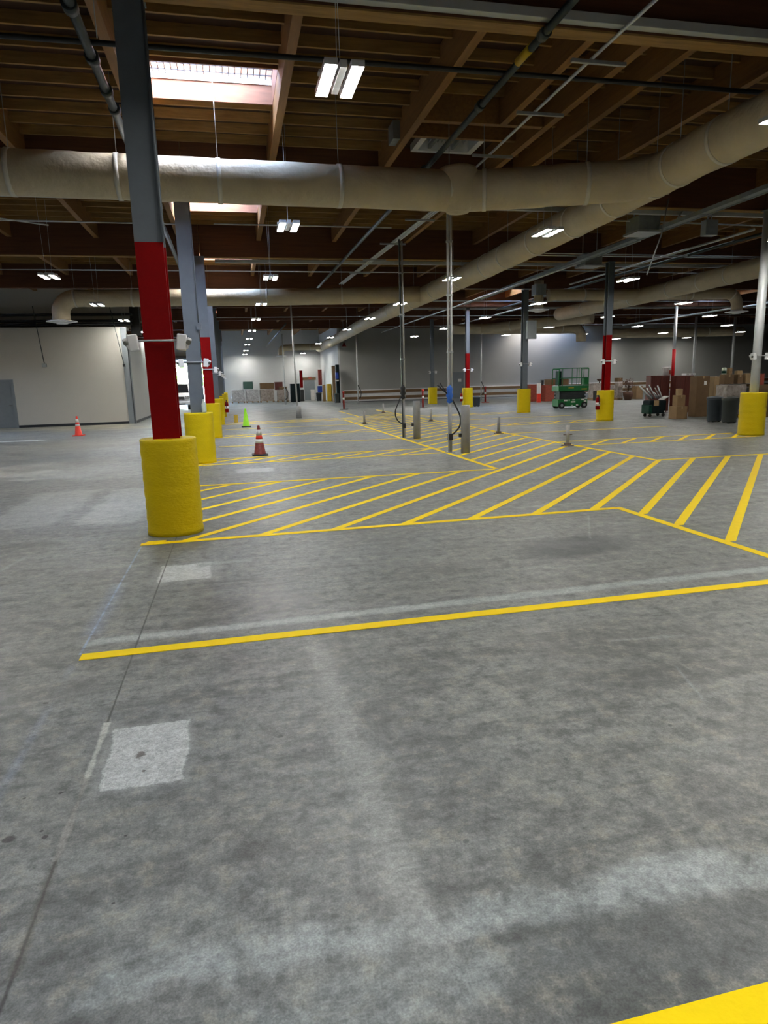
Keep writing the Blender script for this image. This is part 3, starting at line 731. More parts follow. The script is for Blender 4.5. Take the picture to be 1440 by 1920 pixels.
t = thing('sprinkler_main', (3.64,6,5.4), 'dark sprinkler pipe with a yellow marker running away overhead right of center', 'pipe')
MB().tube([(3.64,4,5.4),(3.70,15.5,5.4),(3.60,29,5.4)], .045, 14).build('pipe', M['pipeg'], t)
MB().tube([(3.65,8.0,5.4),(3.65,8.35,5.4)], .05, 14).build('marker_tape', M['yellowcab'], t)
for y in (7.6, 9.6, 12.5): MB().tube([(3.66,y,5.4),(3.66,y+.13,5.4)], .066, 14).build('coupling', M['pipeg'], t)
t = thing('conduit_run', (4.5,5,5.4), 'bright gray conduits on cross struts running from the top right toward the posts', 'conduit')
for k, (dx, x2) in enumerate(((0,0),(.07,.04),(.14,.08))):
    pts = [(4.5+dx*0,4.5,5.42),(4.54,9,5.42),(4.6,12.3,5.42),(4.72,15.2,5.42),(4.5,22,5.42),(4.36,27,5.42)] if k == 0 else [(4.62+dx,12.6,5.42),(4.72+dx,15.2,5.42),(4.5+dx,22,5.42),(4.36+dx,27,5.42)]
    MB().tube(pts, .021, 10).build('conduit', M['pipew'], t)
for y in (8.15, 9.75, 11.6, 13.6, 16.2, 19, 21.5, 24): MB().box(4.25, 4.98, y-.02, y+.02, 5.355, 5.395).build('cross_strut', M['galv'], t)
for i, (y, xa, xb, z) in enumerate(((17.4,-.2,4.2,5.45),(17.5,-9,-.9,5.45),(24.0,-9,8,5.4),(31.5,-4,14,5.3),(38.5,-2,26,5.25),(45,8,40,5.2),(20.5,8,20,5.4),(27.8,9,24,5.35))):
    pipe('conduit', [(xa,y,z),(xb,y,z)], .016, M['pipew'], 'thin pale pipe crossing under the roof, %s one from the camera' % ordn[i])
pipe('conduit', [(-6.8,16.0,5.45),(-4.0,17.9,5.45)], .016, M['pipew'], 'short slanted pale pipe at upper left under the beams')
for i, (x, ya, yb, z, r, m, lb) in enumerate(((13.75,16,26,5.3,.035,M['pipew'],'slim pale pipe running below the right duct'),(14.6,15,36,5.34,.045,M['pipeg'],'gray pipe running above the right duct'),(10.9,20,49,5.1,.03,M['pipew'],'long pale pipe between the long duct and right columns'),(3.2,40,62,5.0,.05,M['pipeg'],'pipe high up near the back left wall'),(15.6,30,50,5.3,.04,M['pipew'],'pale pipe far off under the right roof'),(30,26,48,5.36,.05,M['pipew'],'pale pipe at far right under the roof'))):
    pipe('conduit', [(x,ya,z),(x,yb,z)], r, m, lb)
# wire tray on the right
t = thing('cable_tray', (10.6,12,5.15), 'gray cable tray slanting away above the right light row', 'cable tray')
A, B = Vector((10.55,9,5.2)), Vector((14.9,40,5.2)); A2 = Vector((10.75,17,5.2)); A3 = Vector((15.2,33,5.2))
for a, b_ in ((Vector((10.6,10,5.2)), Vector((11.3,30,5.2))),):
    dv = (b_-a).normalized(); nn = Vector((dv.y,-dv.x,0))
    for s in (-1, 1):
        mb = MB(); c_ = (a+b_)/2+nn*s*.13; mb.obox(c_, (.02,(b_-a).length,.09), -math.atan2(dv.x, dv.y)); mb.build('side_rail', M['tray'], t)
    for k in range(60):
        q = a.lerp(b_, (k+.5)/60); 
        if k % 4 == 0: MB().obox(q-Vector((0,0,.03)), (.26,.03,.02), -math.atan2(dv.x, dv.y)).build('rung', M['tray'], t)
    mb = MB().obox((a+b_)/2-Vector((0,0,.01)), (.2,(b_-a).length,.03), -math.atan2(dv.x, dv.y)); mb.build('cable_bundle', M['tray'], t)
t = thing('wire_box', (10.7,15,5.0), 'gray electrical box with looping conduit hanging near the right light row', 'electrical box')
p = at_z(1330, 428, 5.1)
MB().box(p.x-.17,p.x+.17,p.y-.1,p.y+.1,4.92,5.28).build('box', M['metalcab'], t, bevel=.01)
MB().tube([(p.x-.05,p.y,5.28),(p.x-.05,p.y,5.5),(p.x-.2,p.y,5.62),(p.x-.5,p.y,5.62),(p.x-.75,p.y,5.5),(p.x-.9,p.y,5.3)], .025, 10).build('conduit_loop', M['galv'], t)
MB().tube([(p.x+.05,p.y,5.28),(p.x+.05,p.y,6.4)], .012, 8).build('hanger_rod', M['galv'], t)
p = at_z(1180, 500, 5.1)
pipe('conduit', [at_y(1254,372,13.5), at_y(1240,440,13.5), at_y(1213,515,13.5)], .014, M['galv'], 'thin slanted pipe hanging down from the wrapped duct', )
for i, (px, py) in enumerate(((1105,492),(1205,428))):
    p = at_z(px, py, 5.25); t = thing('unit_heater', (p.x,p.y,5.1), ['gray ceiling unit above the red striped column','dark ceiling unit above the cable tray'][i], 'ceiling unit')
    MB().box(p.x-.3,p.x+.3,p.y-.3,p.y+.3,5.15,5.5).build('housing', M['tray'], t, bevel=.02)
    MB().box(p.x-.34,p.x+.34,p.y-.34,p.y+.34,5.1,5.15).build('base_pan', M['galv'], t)
    for q in (-.25, .25): MB().tube([(p.x+q,p.y,5.5),(p.x+q,p.y,6.5)], .01, 6).build('hanger_rod', M['galv'], t)
p = at_y(746, 250, 13.2)
t = thing('unit_heater', (p.x, 13.2, p.z), 'small dark box hung at the beam left of the roof vent', 'ceiling unit')
MB().box(p.x-.14,p.x+.14,13.0,13.4,p.z-.16,p.z+.16).build('housing', M['tray'], t, bevel=.01)
MB().tube([(p.x,13.2,p.z+.16),(p.x,13.2,6.5)], .012, 6).build('hanger_rod', M['galv'], t)
for i, (xa, ya, xb, yb, z) in enumerate(((8.5,16,20,16.4,5.44),(9.5,19.7,22,19.9,5.32),(9,23.5,21,24.2,5.46),(10,33,30,33.3,5.44),(12,40.4,38,40.9,5.44),(-1,10.2,-1.2,14.4,5.3),(11.7,18,12.0,34,5.38),(9.2,13,9.8,40,5.4))):
    pipe('conduit', [(xa,ya,z),(xb,yb,z)], .018 if i != 5 else .012, M['galv'], 'thin galvanised conduit under the roof, %s of the loose runs' % ordn[i])
# black sprinkler branch lines over the office block
for z, yy, lb in ((4.9,33.0,'upper black pipe above the white office block'), (4.62,32.9,'middle black pipe above the white office block'), (4.45,32.7,'lowest black pipe right on top of the office block')):
    pipe('sprinkler_pipe', [(-18,yy,z),(-4.3,yy,z)], .06, M['black'], lb)
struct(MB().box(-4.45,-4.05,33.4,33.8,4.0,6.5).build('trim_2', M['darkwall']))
t = thing('pull_cord', (-8.08,32.4,2.7), 'thin cord with outlet box hanging before the office wall', 'cord reel', 'hanging cords at the office block')
MB().tube([(-8.25,32.3,5.2),(-8.08,32.4,2.75)], .018, 6).build('cord', M['pipeg'], t); MB().box(-8.18,-8.0,32.36,32.46,2.62,2.78).build('outlet_box', M['metalcab'], t)
t = thing('pull_cord', (-4.85,32.3,2.6), 'thin cord with plug hanging at the office corner', 'cord reel', 'hanging cords at the office block')
MB().tube([(-5.1,32.2,5.2),(-4.75,32.3,2.65)], .016, 6).build('cord', M['pipeg'], t); MB().box(-4.8,-4.7,32.26,32.36,2.56,2.68).build('plug', M['rubber'], t)

# ------------------------------------------------------------------ supply posts and bollards
def supply_post(x, y, label, blue, side):
    t = thing('supply_post', (x, y, 0), label, 'post', 'service posts in the striped aisle')
    MB().box(-.04,.0,-.02,.02,0.005,5.4).build('strut', M['pipeg'] if blue < .3 else M['bollard'], t, True)
    MB().tube([(.05,0,1.1 if blue else .9),(.05,0,5.35)], .026, 12).build('conduit', M['pipew'], t, True)
    MB().tube([(.015,0,.005),(.015,0,1.15)], .035, 14).build('lower_tube', M['bollard'], t, True)
    MB().box(-.09,.09,-.09,.09,0,.012).build('base_plate', M['bollard'], t, True)
    for z in (2.2, 3.4, 4.5): MB().box(-.05,.085,-.035,.035,z,z+.04).build('clamp', M['galv'], t, True)
    if blue:
        MB().lathe([(.03,1.1),(.07,1.14),(.05,1.2),(.085,1.27),(.06,1.34),(.075,1.42),(.03,1.5)], (0,0,0), 12).build('cord_wrap', M['blue'] if blue > .5 else M['rubber'], t, True)
    s = side
    pts = [(s*.05,0,1.2),(s*.16,-.03,.98),(s*.24,-.03,.78),(s*.22,-.03,.58),(s*.10,-.02,.44),(.02,-.04,.40)]
    P2 = []
    for a, b_, c_, d_ in zip([pts[0]]+pts[:-2], pts[:-1], pts[1:], pts[2:]+[pts[-1]]):
        a, b_, c_, d_ = map(Vector, (a, b_, c_, d_))
        for k in range(5):
            u = k/5; P2.append(.5*((2*b_)+(c_-a)*u+(2*a-5*b_+4*c_-d_)*u*u+(3*b_-a-3*c_+d_)*u**3))
    P2.append(Vector(pts[-1]))
    MB().tube(P2, .018, 10).build('hose', M['rubber'], t, True)
    MB().box(-.035,.05,-.06,.06,.28,.42).build('valve', M['rubber'], t, True)
    return t
supply_post(4.70, 14.3, 'service post with a blue wrapped cord and hose loop on its right', .6, 1)
t = [o for o in bpy.data.objects if o.name == 'supply_post'][0]
MB().tube([(-.04,0,1.3),(-.30,-.02,1.52)], .016, 8).tube([(-.02,0,1.26),(-.24,-.04,1.56)], .013, 8).build('loose_cord', M['rubber'], t, True)
supply_post(4.69, 18.5, 'service post with a dark cord loop on its left', .2, -1)
def bollard(x, y, label):
    t = thing('steel_bollard', (x, y, 0), label, 'bollard', 'tall gray bollards by the posts')
    MB().lathe([(.1,0),(.1,1.05),(.095,1.06),(.0,1.061)], n=32).build('tube', M['bollard'], t, True)
    MB().box(-.15,-.095,-.03,.03,.36,.44).build('side_lug', M['rubber'], t, True)
bollard(4.98, 14.05, 'nearer tall gray steel bollard right of the blue wrapped post')
bollard(4.97, 18.1, 'further tall gray steel bollard between the two service posts')
for i, (x, y, lb) in enumerate(((7.65,14.37,'short steel stub post with rusty base at the narrow right aisle'),(7.59,18.48,'short steel stub post further along the right aisle border'),(7.54,25.31,'short steel stub post beyond, behind the gray bollards'),(4.87,25.4,'short steel stub post on the left border of the long aisle'),(7.45,33.6,'farthest short steel stub post near the back rails'))):
    t = thing('stub_post', (x, y, 0), lb, 'stub post', 'short steel stub posts')
    MB().lathe([(.045,0),(.045,.49),(.0,.495)], n=20).build('tube', M['bollard'], t, True)
    MB().box(-.11,.11,-.11,.11,0,.015).box(-.06,.06,-.06,.06,.015,.07).build('base_plate', M['rust'], t, True)
    if i == 0: MB().tube([(-.11,0,.27),(.11,0,.27)], .012, 8).build('cross_bolt', M['rust'], t, True)
t = thing('supply_post', (2.92,31.6,0), 'thin distant post on a thick gray foot reaching up to the roof', 'post')
MB().tube([(-.06,0,.5),(-.12,0,5.3)], .035, 12).build('pole', M['pipew'], t, True)
MB().lathe([(.13,0),(.12,.55),(.08,.57),(0,.575)], n=20).build('foot', M['bollard'], t, True)
for i, (px, py, Y) in enumerate(((536,762,52.0),(672,756,47.0),(902,756,47.0))):
    p = at_y(px, py, Y)
    t = thing('supply_post', (p.x, Y, 0), ['thin pale post before the wrapped pallets at the back','thin gray post before the left end of the wooden rails','thin gray post before the rails right of the gray door'][i], 'post', 'far thin posts')
    MB().tube([(0,0,0),(0,0,5.3)], .05, 10).build('pole', M['pipew'], t, True)
    MB().tube([(0,-.05,1.35),(.22,-.08,.9),(.18,-.08,.5),(0,-.05,.4)], .03, 8).build('hose', M['rubber'], t, True)

# ------------------------------------------------------------------ cones and delineators
def cone(x, y, label, m, h=.7, bands=(), base=M['rubber'], rb=.135):
    t = thing('traffic_cone', (x, y, 0), label, 'traffic cone')
    MB().box(-.185,.185,-.185,.185,0,.035).build('base', base, t, True, bevel=.012)
    MB().lathe([(rb+.02,.03),(rb,.05),(.028,h-.01),(.02,h),(0,h)], n=32).build('cone_body', m, t, True)
    for a, b_ in bands:
        f = lambda z: rb+(.028-rb)*((z-.05)/(h-.06))+.003
        MB().lathe([(f(a),a),(f(b_),b_)], n=32).build('reflective_band', M['refl'], t, True)
    return t
cone(.50, 15.75, 'dirty brown orange cone with two white bands on a black base', M['brick'], .70, ((.29,.38),(.47,.60)))
tt = [o for o in bpy.data.objects if o.name == 'traffic_cone'][0]
MB().lathe([(.081,.385),(.066,.465)], n=32).build('orange_band', M['orange'], tt, True)
cone(.38, 26.6, 'plain lime green cone further down the left side', M['green'], .72)
cone(-5.5, 25.4, 'bright orange red cone with pale bands before the office wall', M['orange'], .70, ((.34,.42),(.48,.60)), base=M['orange'], rb=.12)
for i, (px, py, Y, lb) in enumerate(((645,768,39.2,'red delineator post at the left end of the wooden rails'),(793,765,37.4,'red delineator post left of the distant yellow base'),(910,755,41.9,'red delineator post right of the dark waste bin'))):
    p = at_y(px, py, Y); t = thing('delineator_post', (p.x, Y, 0), lb, 'delineator', 'red delineator posts')
    MB().lathe([(.27,0),(.25,.04),(.08,.05)], n=20).build('base', M['rubber'] if i < 2 else M['redbox'], t, True)
    MB().lathe([(.055,.05),(.05,.95),(.065,.96),(.065,1.06),(0,1.07)], n=16).build('tube', M['dred'], t, True)
    MB().lathe([(.057,.55),(.057,.70)], n=16).build('reflective_band', M['refl'], t, True)
t = thing('floor_sign', (at_z(443,792).x, at_z(443,792).y, 0), 'small pale yellow folding floor sign left of the green cone', 'floor sign')
for s in (-1, 1): MB().obox((0, s*.05, .17), (.17,.015,.34), rx=s*.28).build('panel', M['yellowcab'] if s < 0 else M['line'], t, True)

# ------------------------------------------------------------------ scissor lift
p = at_y(1068, 766, 31.2)
t = thing('scissor_lift', (p.x, 31.2, 0), 'green scissor lift with raised guard rails parked before the gray wall', 'scissor lift')
W2, D2 = .83, .38
for sx in (-1, 1):
    for sy in (-1, 1):
        w = MB().tube([(sx*.62, sy*.30-.06, .16), (sx*.62, sy*.30+.06, .16)], .16, 24).build('wheel', M['tire'], t, True)
        MB().tube([(sx*.62, sy*.30-.07, .16), (sx*.62, sy*.30+.07, .16)], .07, 16).build('hub', M['metalcab'], w, True)
MB().box(-W2+.02, W2-.02, -D2+.06, D2-.06, .10, .46).box(-.42,.42,-D2,D2,.12,.44).build('chassis', M['liftgreen'], t, True, bevel=.02)
for k, (x, z, w, h) in enumerate(((-.42,.40,.16,.07),(-.24,.41,.05,.08),(.0,.42,.14,.05),(-.02,.32,.24,.07),(-.08,.15,.10,.04),(.2,.16,.12,.06),(.52,.42,.16,.06),(.66,.34,.12,.07),(.82-.12,.46,.1,.05))):
    MB().box(x-w/2, x+w/2, -D2-.006, -D2+.002 if abs(x) < .42 else -D2+.07, z-h/2, z+h/2).build('white_decal', M['refl'], t, True)
for k in range(4):
    z = .50+.085*k
    for s in (-1, 1):
        MB().obox((0, s*.26, z+.02), (1.45,.035,.055), ry=.035*(1 if k % 2 else -1)).build('scissor_arm', M['pipeg'], t, True)
MB().box(-.70,.70,-.22,.22,.46,.86).build('lift_stack', M['pipeg'], t, True, bevel=.01)
MB().box(-W2, W2, -D2, D2, .86, 1.12).build('platform_skirt', M['liftgreen'], t, True, bevel=.015)
MB().box(-W2+.04, W2-.04, -D2+.02, D2-.02, 1.12, 1.15).build('deck_plate', M['metalcab'], t, True)
MB().box(-.3,.0,-D2-.004,-D2+.01,1.0,1.04).build('yellow_decal', M['yellowcab'], t, True)
MB().box(.42,.72,-D2-.004,-D2+.01,.92,.97).build('yellow_decal', M['yellowcab'], t, True)
for sy in (-1, 1):
    pts = [(-W2+.02, sy*(D2-.03), 1.12), (-W2+.02, sy*(D2-.03), 1.92), (-W2+.06, sy*(D2-.03), 1.97), (W2-.06, sy*(D2-.03), 1.99), (W2-.02, sy*(D2-.03), 1.94), (W2-.02, sy*(D2-.03), 1.12)]
    MB().tube(pts, .022, 10).build('guard_rail', M['liftgreen'], t, True)
    MB().tube([(-W2+.02, sy*(D2-.03), 1.5), (W2-.02, sy*(D2-.03), 1.5)], .018, 8).build('mid_rail', M['liftgreen'], t, True)
    for x in (-.62, .28, .55): MB().tube([(x, sy*(D2-.03), 1.12), (x, sy*(D2-.03), 1.97)], .018, 8).build('rail_post', M['liftgreen'], t, True)
for sx in (-1, 1):
    MB().tube([(sx*(W2-.02), -D2+.03, 1.94), (sx*(W2-.02), D2-.03, 1.94)], .02, 8).build('end_rail', M['liftgreen'], t, True)
MB().box(-.78,-.64,-.3,.1,1.15,1.85).build('control_box', M['darkgreen'], t, True, bevel=.02)
MB().box(.58,.80,-D2,-.1,1.15,1.52).build('tool_box', M['liftgreen'], t, True, bevel=.02)

# ------------------------------------------------------------------ clutter helpers
TOP = {}
def pxbox(name, x0, x1, ytop, Y, dep, m, label, cat, z0=0.0, ybot=None, group=None, parts=None, rz=0, bevel=.01, on=None):
    a = at_y(x0, ytop, Y); b_ = at_y(x1, ytop, Y); zt = (a.z+b_.z)/2; full = b_.x-a.x
    for _ in range(8):
        if parts == 'bin': break
        if x0 > 438: a = at_y(x0, ytop, Y+dep)
        else: b_ = at_y(x1, ytop, Y+dep)
        if b_.x-a.x > .55*full: break
        dep *= .8
    if ybot is not None: z0 = at_y((x0+x1)/2, ybot, Y).z
    if on is not None: z0 = TOP[on.name]
    z0 = max(0, z0); cx = (a.x+b_.x)/2; w = (b_.x-a.x)*.97
    t = thing(name, (cx, Y+dep/2, z0), label, cat, group)
    h = zt-z0
    if parts == 'carton':
        MB().box(-w/2, w/2, -dep/2, dep/2, 0, h-.004).build('carton_body', m, t, True, bevel=bevel)
        MB().box(-.03, .03, -dep/2-.002, dep/2+.002, h-.09, h).build('packing_tape', M['cardl'], t, True)
    elif parts == 'pallet':
        hh = min(.14, h*.3)
        for k in range(3): MB().box(-w/2+k*(w/2-.05), -w/2+k*(w/2-.05)+.1, -dep/2, dep/2, 0, hh-.02).build('pallet_block', M['pallet'], t, True)
        MB().box(-w/2, w/2, -dep/2, dep/2, hh-.02, hh).build('pallet_deck', M['pallet'], t, True)
        mb = MB(); n = 7
        mb.box(-w/2+.02, w/2-.02, -dep/2+.02, dep/2-.02, hh, h)
        bmesh.ops.subdivide_edges(mb.bm, edges=mb.bm.edges, cuts=n, use_grid_fill=True)
        for v in mb.bm.verts:
            v.co += Vector((mnoise.noise(v.co*4+Vector((x0,0,0))), mnoise.noise(v.co*4+Vector((0,x0,5))), mnoise.noise(v.co*4+Vector((5,x0,0)))*.6))*.05 if v.co.z > hh+.01 else Vector((0,0,0))
        mb.build('wrapped_load', m, t, True)
    elif parts == 'cabinet':
        MB().box(-w/2, w/2, -dep/2, dep/2, 0, h).build('body', m, t, True, bevel=bevel)
        MB().box(-w/2+.03, -.01, -dep/2-.02, -dep/2-.001, .05, h-.04).build('door', m, t, True, bevel=.006)
        MB().box(.01, w/2-.03, -dep/2-.02, -dep/2-.001, .05, h-.04).build('door', m, t, True, bevel=.006)
    elif parts == 'bin':
        r = w/2
        MB().lathe([(r*.8,.03),(r*.84,.06),(r*.95,h-.08),(r,h-.07),(r,h-.02),(r*.93,h)], n=28).build('barrel', m, t, True)
        MB().lathe([(r*1.02,h-.02),(r*1.0,h+.02),(.1,h+.05),(0,h+.05)], n=28).build('rim_lid', m, t, True)
        for q in range(4):
            an = q*math.pi/2+.7; MB().tube([(r*.6*math.cos(an)-.015, r*.6*math.sin(an), .03),(r*.6*math.cos(an)+.015, r*.6*math.sin(an), .03)], .03, 12).build('caster', M['rubber'], t, True)
    elif parts == 'crate':
        MB().box(-w/2, w/2, -dep/2, dep/2, 0, h).build('crate_body', m, t, True, bevel=bevel)
        for k in range(5):
            z = h*(k+.5)/5; MB().box(-w/2-.004, w/2+.004, -dep/2-.012, -dep/2-.001, z-h*.07, z+h*.07).build('slat', m, t, True)
    else:
        MB().box(-w/2, w/2, -dep/2, dep/2, 0, h).build('body', m, t, True, bevel=bevel)
        MB().box(-w/2-.01, w/2+.01, -dep/2-.01, dep/2+.01, h, h+.015).build('top_panel', m, t, True)
    TOP[t.name] = z0+h+(.0155 if parts is None else .052 if parts == 'bin' else .03 if parts == 'pallet' else .0005)
    if rz: t.rotation_euler.z = rz
    return t
# right hand furniture pile
cb1 = pxbox('cabinet', 1211, 1257, 704, 24.8, .35, M['maroon'], 'dark maroon wooden cabinet behind the metal scrap cart', 'cabinet', parts='cabinet')
cb2 = pxbox('cabinet', 1257.5, 1302, 704, 24.4, .35, M['maroon'], 'second maroon cabinet behind the stacked cartons', 'cabinet', parts='cabinet')
pxbox('furniture_carton', 1294, 1332, 705, 21.6, .4, M['cardd'], 'tall brown furniture carton with a white label, tallest in the pile', 'carton', parts='carton')
pxbox('furniture_carton', 1331, 1352, 706, 21.9, .4, M['cardl'], 'narrow tall light tan carton behind the trash bins', 'carton', parts='carton')
p = at_y(1323, 718, 21.58); tag(MB().box(p.x-.05,p.x+.05,21.585,21.598,p.z-.07,p.z+.07).build('paper_label', M['refl']), 'small white paper label on the tall brown carton', 'label')
a_ = pxbox('cardboard_box', 1254, 1290, 762, 20.9, .55, M['card'], 'closed cardboard box on the floor under the open carton', 'cardboard box', parts='carton')
b2_ = pxbox('cardboard_box', 1261, 1286, 741, 20.95, .45, M['card'], 'open cardboard carton standing on the floor box right of the scrap cart', 'cardboard box', on=a_, parts='carton')
pxbox('cardboard_box', 1267, 1281, 729, 21.1, .25, M['cardl'], 'small carton topmost on the short stack by the scrap cart', 'cardboard box', on=b2_, parts='carton')
# scrap cart
pa = at_y(1204, 745, 23.0); pb = at_y(1254, 778, 22.3)
t = thing('scrap_cart', ((pa.x+pb.x)/2, 22.75, 0), 'dark cart with a green end, full of metal strips', 'cart')
cxx = (pa.x+pb.x)/2; ww = (pb.x-pa.x)/2
MB().prism([(-ww,-.28),(ww,-.28),(ww,.2),(-ww,.2)], .12, .62).build('tub', M['blackcab'], t, True, bevel=.04)
MB().box(-ww-.04, -ww+.10, -.30, .22, .12, .46).build('green_end', M['darkgreen'], t, True, bevel=.03)
MB().box(-.2,.0,-.31,-.285,.42,.62).build('cardboard_flap', M['cardl'], t, True)
for s in (-.8, .8):
    for q in (-.2, .13): MB().tube([(s*ww, q-.02, .06),(s*ww, q+.02, .06)], .06, 14).build('wheel', M['rubber'], t, True)
for k, q in enumerate((.25,.36)): MB().box(q, q+.07, -.286, -.281, .16, .22).build('white_mark', M['refl'], t, True)
for k, (x0, y0, x1, y1) in enumerate(((1222,747,1199,724),(1225,748,1208,733),(1226,747,1212,728),(1230,747,1217,722),(1233,747,1221,731),(1238,746,1228,727),(1241,746,1233,723),(1218,750,1210,738),(1236,747,1226,735))):
    a = at_y(x0, y0, 22.9+.02*k); b_ = at_y(x1, y1, 22.9+.02*k); a.z = max(a.z, .64)
    mb = MB(); dv = b_-a; mb.tube([a, b_], .022 if k % 2 else .03, 4)
    tag(mb.build('metal_strip', M['chrome'] if k % 3 else M['pipew']), 'shiny metal strip sticking out of the scrap cart, %s from the left' % ordn[k], 'metal strip', 'metal strips in the scrap cart')
p = at_y(1243, 742, 22.9); mb = MB().obox((p.x, 22.85, .68), (.28,.3,.03), ry=-.5); tag(mb.build('paper_sheet', M['refl']), 'white sheet lying on top of the scrap cart', 'paper')
# wrapped pallet and bins
wp = pxbox('wrapped_pallet', 1341, 1402, 722, 20.2, .6, M['wrapb'], 'plastic wrapped pallet load behind the two dark bins', 'wrapped pallet', parts='pallet')
pxbox('trash_bin', 1334, 1361, 746, 19.0, .3, M['bin'], 'slate blue wheeled trash bin left of its charcoal twin', 'trash bin', parts='bin')
pxbox('trash_bin', 1363, 1390, 747, 18.3, .3, M['bing'], 'charcoal wheeled trash bin next to the rightmost yellow base', 'trash bin', parts='bin')
sc_ = pxbox('storage_crate', 1404, 1450, 722, 20.0, .8, M['cardd'], 'long brown crate behind the rightmost yellow base', 'crate', parts='crate')
bx1 = pxbox('cardboard_box', 1349, 1377, 702, 20.3, .28, M['cardd'], 'brown box on the wrapped pallet, left of three', 'cardboard box', on=wp, parts='carton')
bx2 = pxbox('cardboard_box', 1376, 1394, 702, 20.32, .2, M['cardd'], 'dark carton in the middle on the wrapped pallet', 'cardboard box', on=wp, parts='carton')
pxbox('cardboard_box', 1393, 1410, 700, 20.3, .2, M['cardl'], 'light tan carton on the pallet beside the round column', 'cardboard box', on=wp, parts='carton')
pxbox('red_case', 1424, 1434, 701, 20.2, .3, M['redbox'], 'dark red case standing on the long brown crate', 'case', on=sc_)
pxbox('cardboard_box', 1377, 1393, 695, 20.36, .14, M['cardl'], 'flat tan carton topmost on the box pile', 'cardboard box', on=bx2, parts='carton')
pxbox('cardboard_box', 1363, 1374, 690, 20.45, .22, M['card'], 'small carton right of the jar on the left brown box', 'cardboard box', on=bx1, parts='carton')
p = at_y(1357, 702, 20.5)
t = thing('jar', (p.x, 20.5, TOP[bx1.name]), 'white and green jar on the left brown box of the pile', 'jar')
MB().lathe([(.07,0),(.075,.02),(.075,.2),(.06,.23),(0,.235)], n=20).build('body', M['milk'], t, True)
MB().lathe([(.077,.04),(.077,.13)], n=20).build('green_label', M['darkgreen'], t, True)
p = at_y(1249, 704, 25.1)
t = thing('bucket', (p.x, 25.1, TOP[cb1.name]), 'white bucket with red marks on the maroon cabinet', 'bucket')
MB().lathe([(.14,0),(.16,.3),(.17,.31),(.17,.33),(.01,.335)], n=24).build('pail', M['white'], t, True); MB().box(.02,.12,-.17,-.13,.03,.2).build('red_mark', M['redbox'], t, True)
p = at_y(1291, 700, 24.7)
t = thing('air_filter', (p.x, 24.7, TOP[cb2.name]), 'flat white ribbed tray lying on the second maroon cabinet', 'tray')
MB().box(-.22,.22,-.15,.15,0,.08).build('frame', M['white'], t, True, bevel=.01)
for k in range(6): MB().box(-.19+.065*k,-.16+.065*k,-.152,-.15,.01,.07).build('rib', M['metalcab'], t, True)
# things behind the lift
pxbox('rug_crate', 986, 1007, 721, 41, 1.2, M['redbox'], 'reddish orange crate right of the third yellow base', 'crate', parts='crate')
rg = pxbox('rug_crate', 1013, 1040, 722, 40.4, 1.2, M['redbox'], 'wide reddish slatted crate left of the scissor lift', 'crate', parts='crate')
p = at_y(1010, 755, 39.2)
t = thing('barrier_post', (p.x, 39.2, 0), 'white and orange barrier board standing between the reddish crates', 'barrier')
MB().box(-.12,.12,-.06,.06,0,.55).build('orange_half', M['orange'], t, True); MB().box(-.12,.12,-.06,.06,.55,1.2).build('white_half', M['refl'], t, True)
pxbox('crate', 1020, 1067, 711, 40.5, 1.0, M['cardd'], 'dark topped brown crate lying across the reddish crates', 'crate', on=rg, parts='crate')
pxbox('speaker_case', 1013.5, 1020, 713, 40.5, .3, M['rubber'], 'small black case on the reddish crates', 'case', on=rg)
pxbox('wrapped_pallet', 1102, 1131, 719, 39.5, 1.1, M['wrapb'], 'wrapped brown pallet right behind the scissor lift', 'wrapped pallet', parts='pallet')
pxbox('wrapped_pallet', 1133, 1152, 722, 40, 1.1, M['wrapb'], 'wrapped pallet directly behind the red striped column', 'wrapped pallet', parts='pallet')
wq = pxbox('wrapped_pallet', 1151, 1169, 717, 38.5, 1.1, M['wrapb'], 'wrapped pallet right of the red striped column with a box on top', 'wrapped pallet', parts='pallet')
pxbox('cardboard_box', 1152, 1168, 708.5, 38.9, .7, M['cardd'], 'brown box on the wrapped pallet right of the red striped column', 'cardboard box', on=wq, parts='carton')
pxbox('cardboard_box', 1184, 1206, 724, 38.6, .9, M['card'], 'tan wooden box by the wall rail left of the maroon cabinet', 'cardboard box', parts='carton')
p = at_y(1177, 749, 38)
t = thing('dried_plant', (p.x, 38, 0), 'brown dried bushy plant in a round pot near the wall', 'plant')
MB().lathe([(.2,0),(.3,.3),(.32,.5),(.26,.52)], n=20).build('pot', M['brownplant'], t, True)
f = MB(); rr = random.Random(3)
MB().tube([(0,0,.5),(.05,0,1.0)], .03, 8).build('stem', M['brownplant'], t, True)
for k in range(220):
    c_ = Vector((rr.gauss(0,.16), rr.gauss(0,.14), .95+rr.gauss(0,.17))); u = Vector((rr.uniform(-1,1),rr.uniform(-1,1),rr.uniform(-1,1))).normalized(); v = u.orthogonal()
    f.bm.faces.new([f.bm.verts.new(c_+u*.07), f.bm.verts.new(c_+v*.03), f.bm.verts.new(c_-u*.07), f.bm.verts.new(c_-v*.03)])
f.build('foliage', M['brownplant'], t, True)
p = at_y(1124, 712, 39.9)
t = thing('stool', (p.x, 39.9, at_y(1124,719.5,39.9).z), 'dark round stool upside on the wrapped pallet behind the lift', 'stool')
MB().lathe([(.03,0),(.03,.16),(.1,.2),(.17,.24),(.16,.3),(0,.32)], n=18).build('seat', M['brownplant'], t, True)
pxbox('open_box', 1112, 1120, 733, 38.6, .5, M['rubber'], 'black framed open box on the floor left of the fire extinguisher', 'box')
pxbox('trash_bin', 889, 903.5, 745, 36.2, .5, M['bin'], 'dark gray waste bin right of the distant yellow base', 'trash bin', parts='bin')
